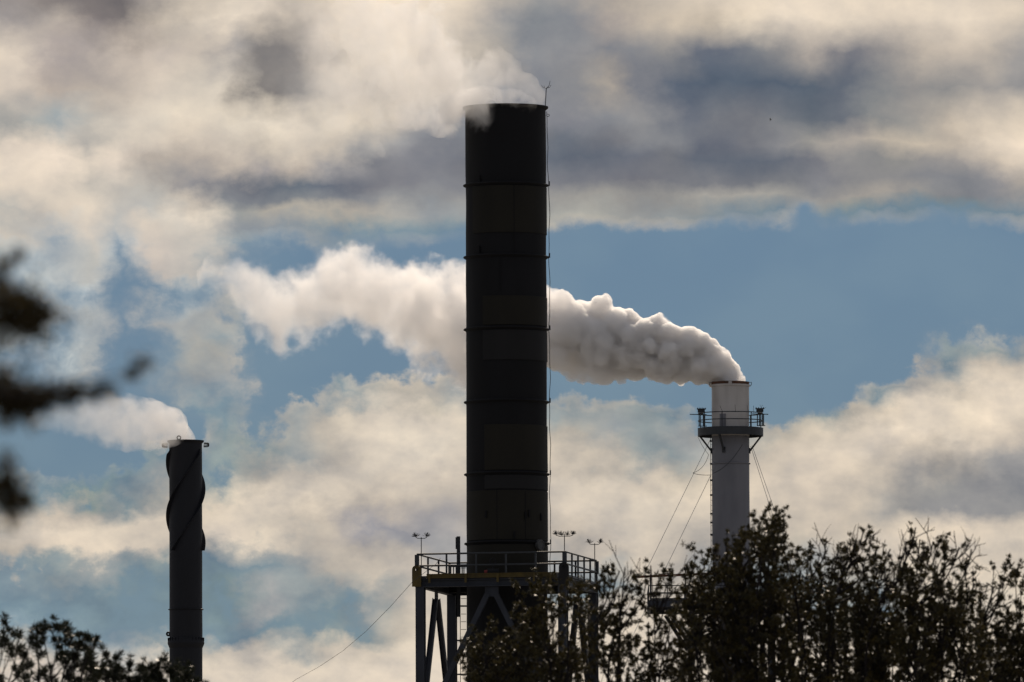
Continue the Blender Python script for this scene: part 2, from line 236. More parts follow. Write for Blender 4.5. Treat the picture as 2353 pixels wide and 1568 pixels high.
# ------------------------------------------------------------------ helpers
def tag(o, label=None, cat=None, group=None, kind=None):
    if label: o['label'] = label
    if cat: o['category'] = cat
    if group: o['group'] = group
    if kind: o['kind'] = kind
    return o
def empty(name, loc, label, cat, group=None):
    o = bpy.data.objects.new(name, None); col.objects.link(o); o.location = loc
    o.empty_display_size = 0.5
    return tag(o, label, cat, group)
class MB:
    """collects shapes given in world coordinates; build() links them as one mesh object"""
    def __init__(s): s.v = []; s.f = []; s.n = 0
    def add(s, vs, fs):
        s.v.extend([tuple(p) for p in vs]); s.f.extend([tuple(i + s.n for i in f) for f in fs]); s.n += len(vs)
        return s
    def box(s, c, size, rz=0.0, M=None):
        hx, hy, hz = size[0] / 2, size[1] / 2, size[2] / 2
        R = M if M is not None else Matrix.Rotation(rz, 3, 'Z'); c = Vector(c)
        vs = [c + R @ Vector((a * hx, b * hy, d * hz)) for d in (-1, 1) for a, b in ((-1, -1), (1, -1), (1, 1), (-1, 1))]
        return s.add(vs, [(3, 2, 1, 0), (4, 5, 6, 7), (0, 1, 5, 4), (1, 2, 6, 5), (2, 3, 7, 6), (3, 0, 4, 7)])
    def bar(s, a, b, w, h=None, up=(0, 0, 1)):
        a, b = Vector(a), Vector(b); d = b - a; L_ = d.length; d.normalize()
        up = Vector(up)
        if abs(d.dot(up)) > 0.98: up = Vector((0, 1, 0))
        x = d.cross(up).normalized(); z = x.cross(d).normalized()
        M = Matrix((x, d, z)).transposed()
        return s.box((a + b) / 2, (w, L_, h or w), M=M)
    def ibeam(s, a, b, w, h, t=0.03, up=(0, 0, 1)):
        """rolled H section: two flanges and a web, butted"""
        a, b = Vector(a), Vector(b); d = (b - a).normalized(); up = Vector(up)
        if abs(d.dot(up)) > 0.98: up = Vector((0, 1, 0))
        x = d.cross(up).normalized(); z = x.cross(d).normalized()
        for k in (-1, 1):
            o = z * (k * (h - t) / 2); s.bar(a + o, b + o, w, t, up)
        return s.bar(a, b, t, h - 2 * t, up)
    def tube(s, pts, r, n=8, cap=True):
        pts = [Vector(p) for p in pts]; m = len(pts)
        rs = r if isinstance(r, (list, tuple)) else [r] * m
        vs = []; ref = None
        for i, p in enumerate(pts):
            d = (pts[min(i + 1, m - 1)] - pts[max(i - 1, 0)]).normalized()
            if ref is None: ref = Vector((0, 0, 1)) if abs(d.z) < 0.9 else Vector((1, 0, 0))
            x = d.cross(ref).normalized(); yv = x.cross(d).normalized(); ref = yv
            for k in range(n):
                t = 2 * math.pi * k / n
                vs.append(p + (x * math.cos(t) + yv * math.sin(t)) * rs[i])
        fs = [(i * n + k, i * n + (k + 1) % n, (i + 1) * n + (k + 1) % n, (i + 1) * n + k) for i in range(m - 1) for k in range(n)]
        if cap: fs += [tuple(range(n - 1, -1, -1)), tuple((m - 1) * n + k for k in range(n))]
        return s.add(vs, fs)
    def lathe(s, c, prof, n=96, a0=0.0, a1=2 * math.pi, wob=0.0):
        """profile of (radius, height above c) turned about the vertical through c; a closed profile makes a ring"""
        c = Vector(c); full = abs(a1 - a0 - 2 * math.pi) < 1e-6; k = n if full else n + 1; m = len(prof)
        vs = []
        for i in range(k):
            a = a0 + (a1 - a0) * i / n
            for r, z in prof:
                rr = r + (wob * mnoise.noise((math.cos(a) * 2.2, math.sin(a) * 2.2, z * 0.55)) if wob else 0)
                vs.append((c.x + rr * math.sin(a), c.y - rr * math.cos(a), c.z + z))
        fs = []
        for i in range(n):
            j = (i + 1) % k
            for q in range(m - 1):
                fs.append((i * m + q, j * m + q, j * m + q + 1, i * m + q + 1))
        if not full:
            pass
        return s.add(vs, fs)
    def ring(s, c, r0, r1, z0, z1, n=96):
        return s.lathe(c, [(r0, z0), (r1, z0), (r1, z1), (r0, z1), (r0, z0)], n)
    def torus(s, c, R, r, axis='Y', n=20, m=8, rz=0.0):
        c = Vector(c); pts = []
        for i in range(n + 1):
            t = 2 * math.pi * i / n
            p = Vector((R * math.cos(t), 0, R * math.sin(t))) if axis == 'Y' else (Vector((R * math.cos(t), R * math.sin(t), 0)) if axis == 'Z' else Vector((0, R * math.cos(t), R * math.sin(t))))
            pts.append(c + Matrix.Rotation(rz, 3, 'Z') @ p)
        return s.tube(pts, r, m, cap=False)
    def build(s, name, mat, parent=None, smooth=False, origin=None):
        me = bpy.data.meshes.new(name)
        base = Vector((0, 0, 0))
        if parent is not None:
            p = parent
            while p is not None: base += p.location; p = p.parent
        elif origin is not None: base = Vector(origin)
        v = np.array(s.v, dtype=np.float64) - np.array(base)
        me.from_pydata(v.tolist(), [], s.f); me.update()
        if smooth: 
            me.polygons.foreach_set('use_smooth', [True] * len(me.polygons))
            try: me.set_sharp_from_angle(angle=math.radians(40))
            except Exception: pass
        o = bpy.data.objects.new(name, me); col.objects.link(o)
        if mat: me.materials.append(mat)
        if parent is not None: o.parent = parent
        elif origin is not None: o.location = base
        return o

def material(name, base, rough=0.6, metal=0.0, var=0.25, scale=0.6, base2=None, bump=0.0, spec=0.5, streak=True):
    """paint or metal with weather stains: vertical streaks and patches of a second colour"""
    m = bpy.data.materials.new(name); m.use_nodes = True; nt = m.node_tree; N = nt.nodes; L = nt.links
    p = N['Principled BSDF']; p.inputs['Roughness'].default_value = rough; p.inputs['Metallic'].default_value = metal
    p.inputs['Specular IOR Level'].default_value = spec
    tc = N.new('ShaderNodeTexCoord'); mp = N.new('ShaderNodeMapping'); L.new(tc.outputs['Object'], mp.inputs[0])
    mp.inputs['Scale'].default_value = (1, 1, 0.18 if streak else 1)
    n1 = N.new('ShaderNodeTexNoise'); L.new(mp.outputs[0], n1.inputs[0]); n1.inputs['Scale'].default_value = scale * 3; n1.inputs['Detail'].default_value = 6
    n2 = N.new('ShaderNodeTexNoise'); L.new(tc.outputs['Object'], n2.inputs[0]); n2.inputs['Scale'].default_value = scale; n2.inputs['Detail'].default_value = 5
    add = N.new('ShaderNodeMath'); add.operation = 'MULTIPLY'; L.new(n1.outputs[0], add.inputs[0]); L.new(n2.outputs[0], add.inputs[1])
    mr = N.new('ShaderNodeMapRange'); L.new(add.outputs[0], mr.inputs[0]); mr.inputs[1].default_value = 0.15; mr.inputs[2].default_value = 0.36
    mx = N.new('ShaderNodeMix'); mx.data_type = 'RGBA'; L.new(mr.outputs[0], mx.inputs[0])
    b2 = base2 or tuple(c * (1 - var) for c in base)
    mx.inputs[6].default_value = (*base, 1); mx.inputs[7].default_value = (*b2, 1)
    L.new(mx.outputs[2], p.inputs['Base Color'])
    if bump:
        b = N.new('ShaderNodeBump'); b.inputs['Strength'].default_value = bump; b.inputs['Distance'].default_value = 0.02
        L.new(n1.outputs[0], b.inputs['Height']); L.new(b.outputs[0], p.inputs['Normal'])
    return m
M_ = dict(
    black=material('soot_black_steel', (0.0046, 0.0048, 0.0064), 0.8, var=0.4, scale=0.35, bump=0.2, spec=0.25),
    olive=material('brown_olive_cladding', (0.0118, 0.0102, 0.0064), 0.75, var=0.35, scale=0.3, bump=0.2, spec=0.25),
    grey=material('dull_grey_cladding', (0.0115, 0.0115, 0.0125), 0.75, var=0.3, scale=0.3, bump=0.2, spec=0.25),
    slate=material('dark_slate_paint', (0.0062, 0.0070, 0.0112), 0.65, var=0.3, scale=0.4, bump=0.15, spec=0.3),
    white=material('weathered_white_paint', (0.46, 0.44, 0.425), 0.6, base2=(0.34, 0.32, 0.305), scale=0.45, bump=0.1, spec=0.3),
    drab=material('mottled_darker_grey', (0.168, 0.170, 0.190), 0.6, base2=(0.125, 0.127, 0.145), scale=0.3, bump=0.1, spec=0.3),
    steel=material('painted_tower_steel', (0.024, 0.028, 0.039), 0.6, var=0.35, scale=0.8, spec=0.3),
    rail=material('dark_rail_paint', (0.026, 0.030, 0.036), 0.55, var=0.3, scale=1.5, spec=0.35),
    under=material('deck_plate', (0.016, 0.016, 0.017), 0.8, var=0.3, scale=0.8, spec=0.2),
    yellow=material('safety_yellow_paint', (0.085, 0.058, 0.008), 0.6, base2=(0.045, 0.031, 0.007), scale=1.0, spec=0.3),
    rust=material('rusted_steel', (0.11, 0.048, 0.028), 0.85, base2=(0.06, 0.035, 0.025), scale=1.2, spec=0.2),
    wire=material('galvanised_wire', (0.42, 0.42, 0.41), 0.5, metal=0.3, var=0.2, scale=0.5, streak=False),
    cable=material('black_cable', (0.03, 0.03, 0.035), 0.6, var=0.2, scale=0.5, streak=False),
    red=material('red_paint', (0.20, 0.012, 0.008), 0.6, var=0.2, scale=2, streak=False),
    pale=material('pale_grey_panel', (0.055, 0.055, 0.055), 0.7, var=0.25, scale=2, streak=False),
    bird=material('dark_feathers', (0.03, 0.028, 0.026), 0.8, var=0.4, scale=8, streak=False),
)
def ground_mat():
    m = material('pale_bounce_ground', (0.245, 0.24, 0.235), 0.95, base2=(0.16, 0.155, 0.13), scale=0.05, bump=0.4, spec=0.1, streak=False)  # out of view; tone made pale to bounce light up into the steam
    return m

# ------------------------------------------------------------------ ground
g = MB(); n = 64
for r0, r1 in ((0, 300), (300, 1500), (1500, 20000)):
    for k in range(n):
        a, b = 2 * math.pi * k / n, 2 * math.pi * (k + 1) / n
        q = [(r0 * math.cos(a), r0 * math.sin(a), 0), (r1 * math.cos(a), r1 * math.sin(a), 0), (r1 * math.cos(b), r1 * math.sin(b), 0), (r0 * math.cos(b), r0 * math.sin(b), 0)]
        if r0 == 0: g.add([q[0], q[1], q[2]], [(0, 1, 2)])
        else: g.add(q, [(0, 1, 2, 3)])
tag(g.build('ground', ground_mat()), kind='structure')

# ------------------------------------------------------------------ tall dark chimney
D1 = 674.0; S1 = mpp(D1)
axis1 = at(1163.5, 784, D1)
def z1(py): return at(1163.5, py, D1).z
R1 = 92.8 * S1
base1 = Vector((axis1.x, D1, 0))
stack = empty('chimney', base1, 'tallest dark chimney in the middle, steam pouring off its rim, standing through a steel platform', 'chimney', 'industrial chimneys')
b = MB(); ztop = z1(247)
zs = [0.0] + list(np.linspace(z1(1640), ztop, 60))
prof = [(R1, z) for z in zs]
prof += [(R1 - 0.09, ztop), (R1 - 0.09, ztop - 6.0), (R1 - 0.12, ztop - 6.0), (0.02, ztop - 6.02)]
b.lathe(base1, prof, 112, wob=0.022)
b.build('shaft', M_['black'], stack, True)
b = MB(); c = base1
b.lathe(c, [(R1 + 0.002, ztop - 0.14), (R1 + 0.11, ztop - 0.06), (R1 + 0.12, ztop + 0.01), (R1 - 0.05, ztop + 0.015)], 112)
b.build('rim', M_['black'], stack, True)
# flange rings
rings = [427, 592, 758, 925, 1091, 1250]
proto = None
for py in rings:
    z = z1(py)
    if proto is None:
        b = MB(); b.lathe(base1 + Vector((0, 0, z)), [(R1 + 0.004, -0.11), (R1 + 0.03, -0.06), (R1 + 0.105, -0.035), (R1 + 0.12, 0.0), (R1 + 0.105, 0.03), (R1 + 0.02, 0.04), (R1 + 0.004, 0.08)], 112)
        proto = b.build('flange_ring', M_['black'], stack, True); zp = z
    else:
        o = proto.copy(); col.objects.link(o); o.parent = stack; o.location = (0, 0, z - zp)
# cladding sheets: (top py, bottom py, start px, material)
def ang(px): return math.asin(max(-0.999, min(0.999, (px - 1163.5) * S1 / R1)))
for t, bt, px, mt in ((433, 541, 1088, 'olive'), (686, 753, 1110, 'olive'), (764, 833, 1110, 'grey'), (981, 1086, 1113, 'olive'), (1097, 1129, 1113, 'grey'), (1132, 1245, 1074, 'olive'), (1256, 1330, 1074, 'olive')):
    b = MB(); za, zb = z1(bt), z1(t); a0 = ang(px); a1 = a0 + math.radians(205)
    nn = 80; off = 0.034
    p_ = [(R1 + 0.02, za), (R1 + off, za + 0.01)] + [(R1 + off, za + (zb - za) * k / 6) for k in range(1, 6)] + [(R1 + off, zb - 0.01), (R1 + 0.02, zb)]
    b.lathe(base1, p_, nn, a0, a1, wob=0.012)
    # end fold
    b.build('cladding_sheet', M_[mt], stack, True)
# vertical seams and small brackets of the sheets
for t, bt, px in ((433, 592, 1182), (1132, 1245, 1141), (1135, 1250, 1205), (600, 680, 1150)):
    b = MB(); a = ang(px); p = Vector((math.sin(a), -math.cos(a), 0)) * (R1 + 0.036)
    b.bar(base1 + p + Vector((0, 0, z1(bt))), base1 + p + Vector((0, 0, z1(t))), 0.03, 0.02); b.build('seam', M_['black'], stack)
for px, py in ((1117, 1187), (1205, 1190), (1213, 1185), (1240, 1192), (1104, 417), (1103, 579), (1180, 1235)):
    b = MB(); a = ang(px); p = Vector((math.sin(a), -math.cos(a), 0)) * (R1 + 0.06)
    b.box(base1 + p + Vector((0, 0, z1(py))), (0.09, 0.06, 0.32), rz=a); b.build('bracket', M_['black'], stack)
# round hatch near the platform
a = ang(1235); p = Vector((math.sin(a), -math.cos(a), 0))
b = MB(); cc = base1 + p * (R1 + 0.03) + Vector((0, 0, z1(1257)))
b.tube([cc, cc + p * 0.13], 0.26, 24); b.torus(cc + p * 0.13, 0.22, 0.03, rz=a)
b.build('hatch', M_['pale'], stack, True)
# conductor cable with clips down the side
a = math.radians(88); p = Vector((math.sin(a), -math.cos(a), 0)); b = MB(); pts = []
for k in range(70):
    t = k / 69; z = ztop - 0.2 - t * (ztop - z1(1420)); py_off = 0.03 + 0.11 * min(1, t * 6) + 0.02 * math.sin(t * 40) + 0.015 * math.sin(t * 97 + 1)
    pts.append(base1 + p * (R1 + py_off) + Vector((0, 0.02 * math.sin(t * 31), z)))
b.tube(pts, 0.016, 6)
b.torus(base1 + p * (R1 + 0.1) + Vector((0, 0, z1(266))), 0.06, 0.014)
for py in rings: b.box(base1 + p * (R1 + 0.15) + Vector((0, 0, z1(py) + 0.08)), (0.06, 0.06, 0.22))
b.build('conductor_cable', M_['cable'], stack)
# lightning rod on the rim
b = MB(); q = base1 + p * (R1 - 0.03) + Vector((0, 0, ztop - 0.1)); top = q + Vector((0.06, 0, z1(203) - ztop + 0.1))
b.tube([q, top], 0.022, 6)
for dx, dz, e in ((-0.2, 0.03, 0.09), (-0.1, 0.0, 0.1), (0.1, 0.0, 0.1), (0.2, 0.03, 0.1), (0.16, 0.1, 0.22)):
    m = top + Vector((dx * 0.8, 0, dz)); b.tube([top + Vector((0, 0, -0.02)), m, m + Vector((dx * 0.3, 0, e))], 0.011, 5)
b.build('lightning_rod', M_['cable'], stack)

# ------------------------------------------------------------------ steel tower round it
FL = at(953, 1341, D1); YAW = math.radians(-12.2); LT = 356 * S1
ex = Vector((math.cos(YAW), math.sin(YAW), 0)); ey = Vector((-math.sin(YAW), math.cos(YAW), 0))
zdeck = z1(1340)
cor0 = Vector((axis1.x, D1, 0)) - ex * LT / 2 - ey * LT / 2
def tw(u, v, z): return cor0 + ex * u + ey * v + Vector((0, 0, z))
tower = empty('steel_tower', Vector((axis1.x, D1, 0)), 'steel tower with railed square platform and yellow edge beam round the tallest chimney', 'tower', 'steel support towers')
L1 = LT
BH = 17 * S1                      # edge beam depth
ins = 0.22
for u, v in ((ins, ins), (L1 - ins, ins), (L1 - ins, L1 - ins), (ins, L1 - ins)):
    b = MB(); b.ibeam(tw(u, v, 0), tw(u, v, zdeck - BH - 0.003), 0.40, 0.40, 0.05, up=ey)
    b.build('column', M_['steel'], tower)
# edge beams
for a_, c_ in (((0, 0.16), (L1, 0.16)), ((0, L1 - 0.16), (L1, L1 - 0.16))):
    b = MB(); b.ibeam(tw(a_[0], a_[1], zdeck - BH / 2), tw(c_[0], c_[1], zdeck - BH / 2), 0.30, BH, 0.035)
    b.build('edge_beam', M_['steel'], tower)
for u in (0.16, L1 - 0.16):
    b = MB(); b.ibeam(tw(u, 0.33, zdeck - BH / 2), tw(u, L1 - 0.33, zdeck - BH / 2), 0.30, BH, 0.035)
    b.build('edge_beam', M_['steel'], tower)
# deck: plates round the stack, laid on the beams, with joists under
b = MB(); th = 0.05; hole = R1 + 0.22; m_ = L1 / 2
b.box(tw(m_, (m_ - hole) / 2, zdeck + th / 2 + 0.003), (L1, m_ - hole, th), rz=YAW)
b.box(tw(m_, L1 - (m_ - hole) / 2, zdeck + th / 2 + 0.003), (L1, m_ - hole, th), rz=YAW)
b.box(tw((m_ - hole) / 2, m_, zdeck + th / 2 + 0.003), (m_ - hole, 2 * hole - 0.004, th), rz=YAW)
b.box(tw(L1 - (m_ - hole) / 2, m_, zdeck + th / 2 + 0.003), (m_ - hole, 2 * hole - 0.004, th), rz=YAW)
b.build('deck', M_['under'], tower)
for v in (1.1, m_ - hole - 0.1, m_ + hole + 0.1, L1 - 1.1): b = MB(); b.ibeam(tw(0.34, v, zdeck - 0.14), tw(L1 - 0.34, v, zdeck - 0.14), 0.14, 0.27, 0.02); b.build('joist', M_['under'], tower)
# inverted V braces on four sides, each with a gusset plate; twice going down
def brace_side(P0, P1, outn):
    zb = zdeck - BH
    apex = (P0 + P1) / 2
    for lev in range(5):
        zt = zb - lev * 6.5 - (0.0 if lev == 0 else 0.1); zl = zb - (lev + 1) * 6.5
        if zl < 0: zl = 0.1
        b = MB(); b.box(apex + Vector((0, 0, zt - 0.24)) , (0.64, 0.03, 0.46), rz=math.atan2((P1 - P0).y, (P1 - P0).x)); gp = b.build('gusset', M_['steel'], tower)
        d = (P1 - P0).normalized()
        for E, k in ((P0, -1), (P1, 1)):
            b = MB(); b.ibeam(apex + d * k * 0.20 + Vector((0, 0, zt - 0.36)), E - d * k * 0.25 + Vector((0, 0, zl + 0.3)), 0.24, 0.24, 0.03, up=outn)
            b.build('brace', M_['steel'], tower)
        if lev < 4 and zl > 1:
            b = MB(); b.ibeam(P0 + d * 0.21 + Vector((0, 0, zl)), P1 - d * 0.21 + Vector((0, 0, zl)), 0.2, 0.26, 0.03); b.build('cross_beam', M_['steel'], tower)
C4 = [tw(ins, ins, 0), tw(L1 - ins, ins, 0), tw(L1 - ins, L1 - ins, 0), tw(ins, L1 - ins, 0)]
brace_side(C4[0], C4[1], ey); brace_side(C4[1], C4[2], ex); brace_side(C4[3], C4[2], ey); brace_side(C4[0], C4[3], ex)
# yellow edge bar along the front
b = MB(); ytop = zdeck + 0.055
b.ibeam(tw(0.55, 0.02, ytop + 0.10), tw(L1 - 0.55, 0.02, ytop + 0.10), 0.14, 0.20, 0.025)
for u in (0.7, 2.4, 3.9, 5.6, L1 - 0.75): b.box(tw(u, -0.07, ytop - 0.02), (0.10, 0.035, 0.40), rz=YAW)
b.build('edge_bar', M_['yellow'], tower)
# lifting lugs on the front corners
def lug(u, v, mt, w=0.42, h=0.40):
    b = MB(); c0 = tw(u, v, zdeck + 0.06); t = 0.09; prof = []
    r = w / 2; hole_r = 0.07; zc = h
    outer = [(-r, -0.38), (r, -0.38)] + [(r * math.cos(a), zc + r * math.sin(a) * 0.95) for a in np.linspace(0, math.pi, 13)]
    # plate with a hole: fan between outline and hole
    no = len(outer); inner = [(hole_r * math.cos(a), zc + hole_r * math.sin(a)) for a in np.linspace(0, 2 * math.pi, no, endpoint=False)]
    # align the two loops by angle about the hole
    key = lambda p: math.atan2(p[1] - zc, p[0])
    outer.sort(key=key); inner.sort(key=key)
    vs = []
    for s_ in (-t / 2, t / 2):
        vs += [c0 + ex * p[0] + ey * s_ + Vector((0, 0, p[1])) for p in outer] + [c0 + ex * p[0] + ey * s_ + Vector((0, 0, p[1])) for p in inner]
    fs = []; K = 2 * no
    for i in range(no):
        j = (i + 1) % no
        fs += [(i, j, no + j, no + i), (K + j, K + i, K + no + i, K + no + j), (j, i, K + i, K + j), (no + i, no + j, K + no + j, K + no + i)]
    b.add(vs, fs); return b.build('lifting_lug', M_[mt], tower)
lug(0.10, -0.06, 'yellow'); lug(L1 - 0.12, -0.06, 'under', 0.46, 0.42)
# railings, one per side
def railing(P0, P1, nposts, skip=()):
    r0 = MB(); H = 1.12
    A, B = P0 + Vector((0, 0, zdeck + 0.06)), P1 + Vector((0, 0, zdeck + 0.06))
    d = (B - A).normalized()
    # toe board is the railing's own mesh
    r0.bar(A + d * 0.05 + Vector((0, 0, 0.055)), B - d * 0.05 + Vector((0, 0, 0.055)), 0.02, 0.11)
    R_ = r0.build('railing', M_['rail'], tower)
    for h in (H, 0.58):
        b = MB(); b.tube([A + Vector((0, 0, h)), B + Vector((0, 0, h))], 0.042, 8); b.build('rail', M_['rail'], R_)
    for k in range(nposts):
        if k in skip: continue
        t = k / (nposts - 1); p = A + (B - A) * t
        b = MB(); b.bar(p, p + Vector((0, 0, H - 0.04)), 0.075, 0.075, up=d); b.build('post', M_['rail'], R_)
i0 = 0.08
railing(tw(i0, i0, 0), tw(L1 - i0, i0, 0), 6); railing(tw(L1 - i0, i0 + 0.1, 0), tw(L1 - i0, L1 - i0 - 0.1, 0), 6)
railing(tw(L1 - i0, L1 - i0, 0), tw(i0, L1 - i0, 0), 8); railing(tw(i0, L1 - i0 - 0.1, 0), tw(i0, i0 + 0.1, 0), 4)
# wide corner panels of the railing
for u in (i0 + 0.02, L1 - i0 - 0.02):
    b = MB(); b.box(tw(u, i0 - 0.07, zdeck + (0.85 if u < 1 else 0.66)), (0.21, 0.03, 0.60 if u < 1 else 0.98), rz=YAW); b.build('corner_plate', M_['rail'], tower)
b = MB(); b.box(tw(L1 - i0 + 0.07, L1 - i0, zdeck + 0.85), (0.03, 0.2, 0.60), rz=YAW); b.build('corner_plate', M_['rail'], tower)
# spiked brush terminals on thin masts
def terminal(px, py_top, v, nb):
    """mast on the railing line; v says how deep on the platform"""
    D = (tw(0, v, 0)).y if v < 1 else tw(L1, v, 0).y
    tp = at(px, py_top, D); base = Vector((tp.x, tp.y, zdeck + 0.056))
    b = MB(); b.tube([base, tp], 0.022, 6); span = 0.26 if nb == 2 else 0.40
    b.tube([tp + Vector((-span, 0, 0.0)), tp + Vector((-span * .6, 0, -0.05)), tp + Vector((span * .6, 0, -0.05)), tp + Vector((span, 0, 0.0))], 0.016, 5)
    t = b.build('air_terminal', M_['cable'], tower)
    for k in range(nb):
        f = -1 + 2 * k / (nb - 1); c0 = tp + Vector((f * span * 0.92, 0, -0.03 + 0.05 * abs(f)))
        bb = MB()
        for q in range(46):
            th_ = RNG.uniform(0, 2 * math.pi); ph = RNG.uniform(0.05, 1.45)
            dd = Vector((math.sin(ph) * math.cos(th_) + f * 0.35, math.sin(ph) * math.sin(th_), math.cos(ph))).normalized()
            bb.tube([c0, c0 + dd * RNG.uniform(0.15, 0.24)], 0.0055, 3, cap=False)
        bb.build('brush', M_['cable'], t)
terminal(968, 1235, 0.1, 2); terminal(1297, 1230, 0.1, 4); terminal(1366.5, 1249, L1 - 0.4, 2)
# pole beside the ladder, ladder, small guard cage behind the stack's left side
Dl = D1 + 1.4
def wl(px, py, D=Dl): return at(px, py, D)
b = MB(); p0 = wl(1054, 1416); b.bar(Vector((p0.x, p0.y, wl(1054, 1418).z)), Vector((p0.x, p0.y, wl(1054, 1233).z)), 0.17, 0.15)
b.bar(Vector((p0.x - 0.10, p0.y, wl(1054, 1262).z)), Vector((p0.x - 0.10, p0.y, wl(1054, 1235).z)), 0.07, 0.10)
b.build('pole', M_['rail'], tower)
lad = MB(); xa, xb = wl(1057.5, 1400).x, wl(1073, 1400).x; ya = Dl + 0.3; zt_ = zdeck + 1.0
for x_ in (xa, xb): lad.bar((x_, ya, 0.3), (x_, ya, zt_), 0.06, 0.03, up=(1, 0, 0))
lo = lad.build('ladder', M_['rail'], tower)
z = zt_ - 0.2; proto = None
while z > wl(1060, 1640).z:
    if proto is None: b = MB(); b.tube([(xa + 0.03, ya, z), (xb - 0.03, ya, z)], 0.014, 6); proto = b.build('rung', M_['rail'], lo); zp = z
    else: o = proto.copy(); col.objects.link(o); o.parent = lo; o.location = (0, 0, z - zp)
    z -= 0.355
for py in (1392, 1471, 1549, 1628):
    b = MB(); z = wl(1060, py).z; b.bar((wl(1045, py).x, ya + 0.06, z), (wl(1090, py).x, ya + 0.06, z), 0.07, 0.07); b.build('ladder_tie', M_['rail'], lo)
cage = MB(); gx = [wl(px, 1300).x for px in (1036, 1042, 1048, 1062, 1066)]; yb = Dl + 0.1
for x_ in gx: cage.bar((x_, yb, zdeck + 0.056), (x_, yb, zdeck + 0.86), 0.05, 0.05)
for zz in (0.88, 0.18): cage.bar((gx[0] - 0.05, yb, zdeck + zz), (wl(1078, 1300).x, yb, zdeck + zz), 0.06, 0.10)
cage.bar((gx[0] + .3, yb + .1, zdeck + 0.056), (gx[0] + .3, yb + .1, zdeck + 0.86), 0.16, 0.1)
cage.build('ladder_guard', M_['rail'], tower)

# small drum motor with red cap standing on the deck, in front of the stack
q = tw(3.35, 0.72, zdeck + 0.056)
eq = empty('hoist_motor', q, 'small dark motor with a red end on the platform, against the tallest chimney', 'motor')
b = MB(); b.tube([q + Vector((-0.1, 0, 0.24)), q + Vector((0.42, 0, 0.24))], 0.2, 16); b.box(q + Vector((0.16, 0, 0.03)), (0.6, 0.4, 0.06)); b.build('housing', M_['under'], eq, True)
b = MB(); b.tube([q + Vector((-0.24, 0, 0.26)), q + Vector((-0.102, 0, 0.26))], [0.11, 0.13], 16); b.build('cap', M_['red'], eq, True)
b = MB(); b.tube([q + Vector((0.16, 0, 0.44)), q + Vector((0.16, 0, 0.66))], 0.05, 10); b.torus(q + Vector((0.16, 0, 0.78)), 0.13, 0.03); b.build('handwheel', M_['under'], eq, True)
q = tw(4.7, 0.5, zdeck + 0.056)
b = MB(); b.lathe(q, [(0.0, 0), (0.24, 0), (0.25, 0.04), (0.2, 0.10), (0.06, 0.12), (0.0, 0.12)], 20)
tag(b.build('bucket_lid', M_['pale'], None, True, origin=q), 'low pale lid lying on the platform deck behind the yellow bar', 'lid')

# long wire running down to the left from the platform corner
b = MB(); a_ = at(1016, 1262 + 25, D1 - 1.0); pts = []
A = at(950, 1335, D1 - 3.4); B = at(668, 1568, D1 - 10); Bx = B + (B - A) * 3.4; Bx.z = max(Bx.z, 0)
for k in range(24):
    t = k / 23; p = A + (Bx - A) * t; sag = 0.55 * (math.sin(math.pi * min(1, t * 4.4 / 1.0)) if t < 1 / 4.4 else 0) ; pts.append(p - Vector((0, 0, sag)))
pts = [at(1012, 1283, D1 - 2.6), at(1002, 1296, D1 - 2.8), at(960, 1328, D1 - 3.3)] + pts[0:]
b.tube(pts, 0.0095, 5)
tag(b.build('tag_line', M_['cable'], None, False, origin=pts[0]), 'single thin dark wire sloping down to the left from the tower platform', 'wire')

# ------------------------------------------------------------------ white chimney
D2 = 950.0; S2 = mpp(D2)
ax2 = at(1679.0, 1065, D2); base2 = Vector((ax2.x, D2, 0)); R2 = 43.0 * S2
def z2(py): return at(1679, py, D2).z
def A2(px): return math.asin(max(-0.999, min(0.999, (px - 1679.0) * S2 / R2)))
def pol(a, r, z, base=None): b_ = base if base is not None else base2; return Vector((b_.x + r * math.sin(a), b_.y - r * math.cos(a), z))
wst = empty('chimney', base2, 'white painted chimney at right with a round railed balcony below its steaming mouth', 'chimney', 'industrial chimneys')
zt2 = z2(883); zsec = z2(1003)
b = MB(); b.lathe(base2, [(R2, zsec)] + [(R2, zsec + (zt2 - zsec) * k / 16) for k in range(1, 17)] + [(R2 - 0.06, zt2), (R2 - 0.06, zt2 - 4), (0.01, zt2 - 4)], 72, wob=0.012)
b.build('upper_shaft', M_['white'], wst, True)
b = MB(); b.lathe(base2, [(R2 + 0.006, 0)] + [(R2 + 0.006, zsec * k / 24) for k in range(1, 24)] + [(R2 + 0.006, zsec - 0.002), (R2 - 0.2, zsec - 0.002)], 72, wob=0.012)
b.build('lower_shaft', M_['drab'], wst, True)  # below the balcony the shaft is a darker, cooler grey
b = MB(); b.lathe(base2, [(R2 + 0.003, zt2 - 0.20), (R2 + 0.05, zt2 - 0.17), (R2 + 0.06, zt2 - 0.05), (R2 + 0.003, zt2 - 0.045)], 72)
b.build('band', M_['white'], wst, True)
b = MB(); b.lathe(base2, [(R2 + 0.012, zt2 - 0.04), (R2 + 0.022, zt2 + 0.13), (R2 - 0.05, zt2 + 0.14), (R2 - 0.055, zt2 - 0.03)], 72)
b.build('rim', M_['rust'], wst, True)
for k in (-1, 1):
    b = MB(); e = base2 + Vector((k * (R2 + 0.03), 0, zt2 + 0.05))
    b.tube([e + Vector((0, 0, 0.05)), e + Vector((k * 0.13, 0, 0.07)), e + Vector((k * 0.12, 0, -0.10)), e + Vector((k * 0.03, 0, -0.2))], 0.025, 6); b.build('hook', M_['rail'], wst)
b = MB(); b.box(base2 + Vector((-0.03, -R2 - 0.05, zt2 + 0.05)), (0.22, 0.04, 0.2)); b.build('plate', M_['white'], wst)
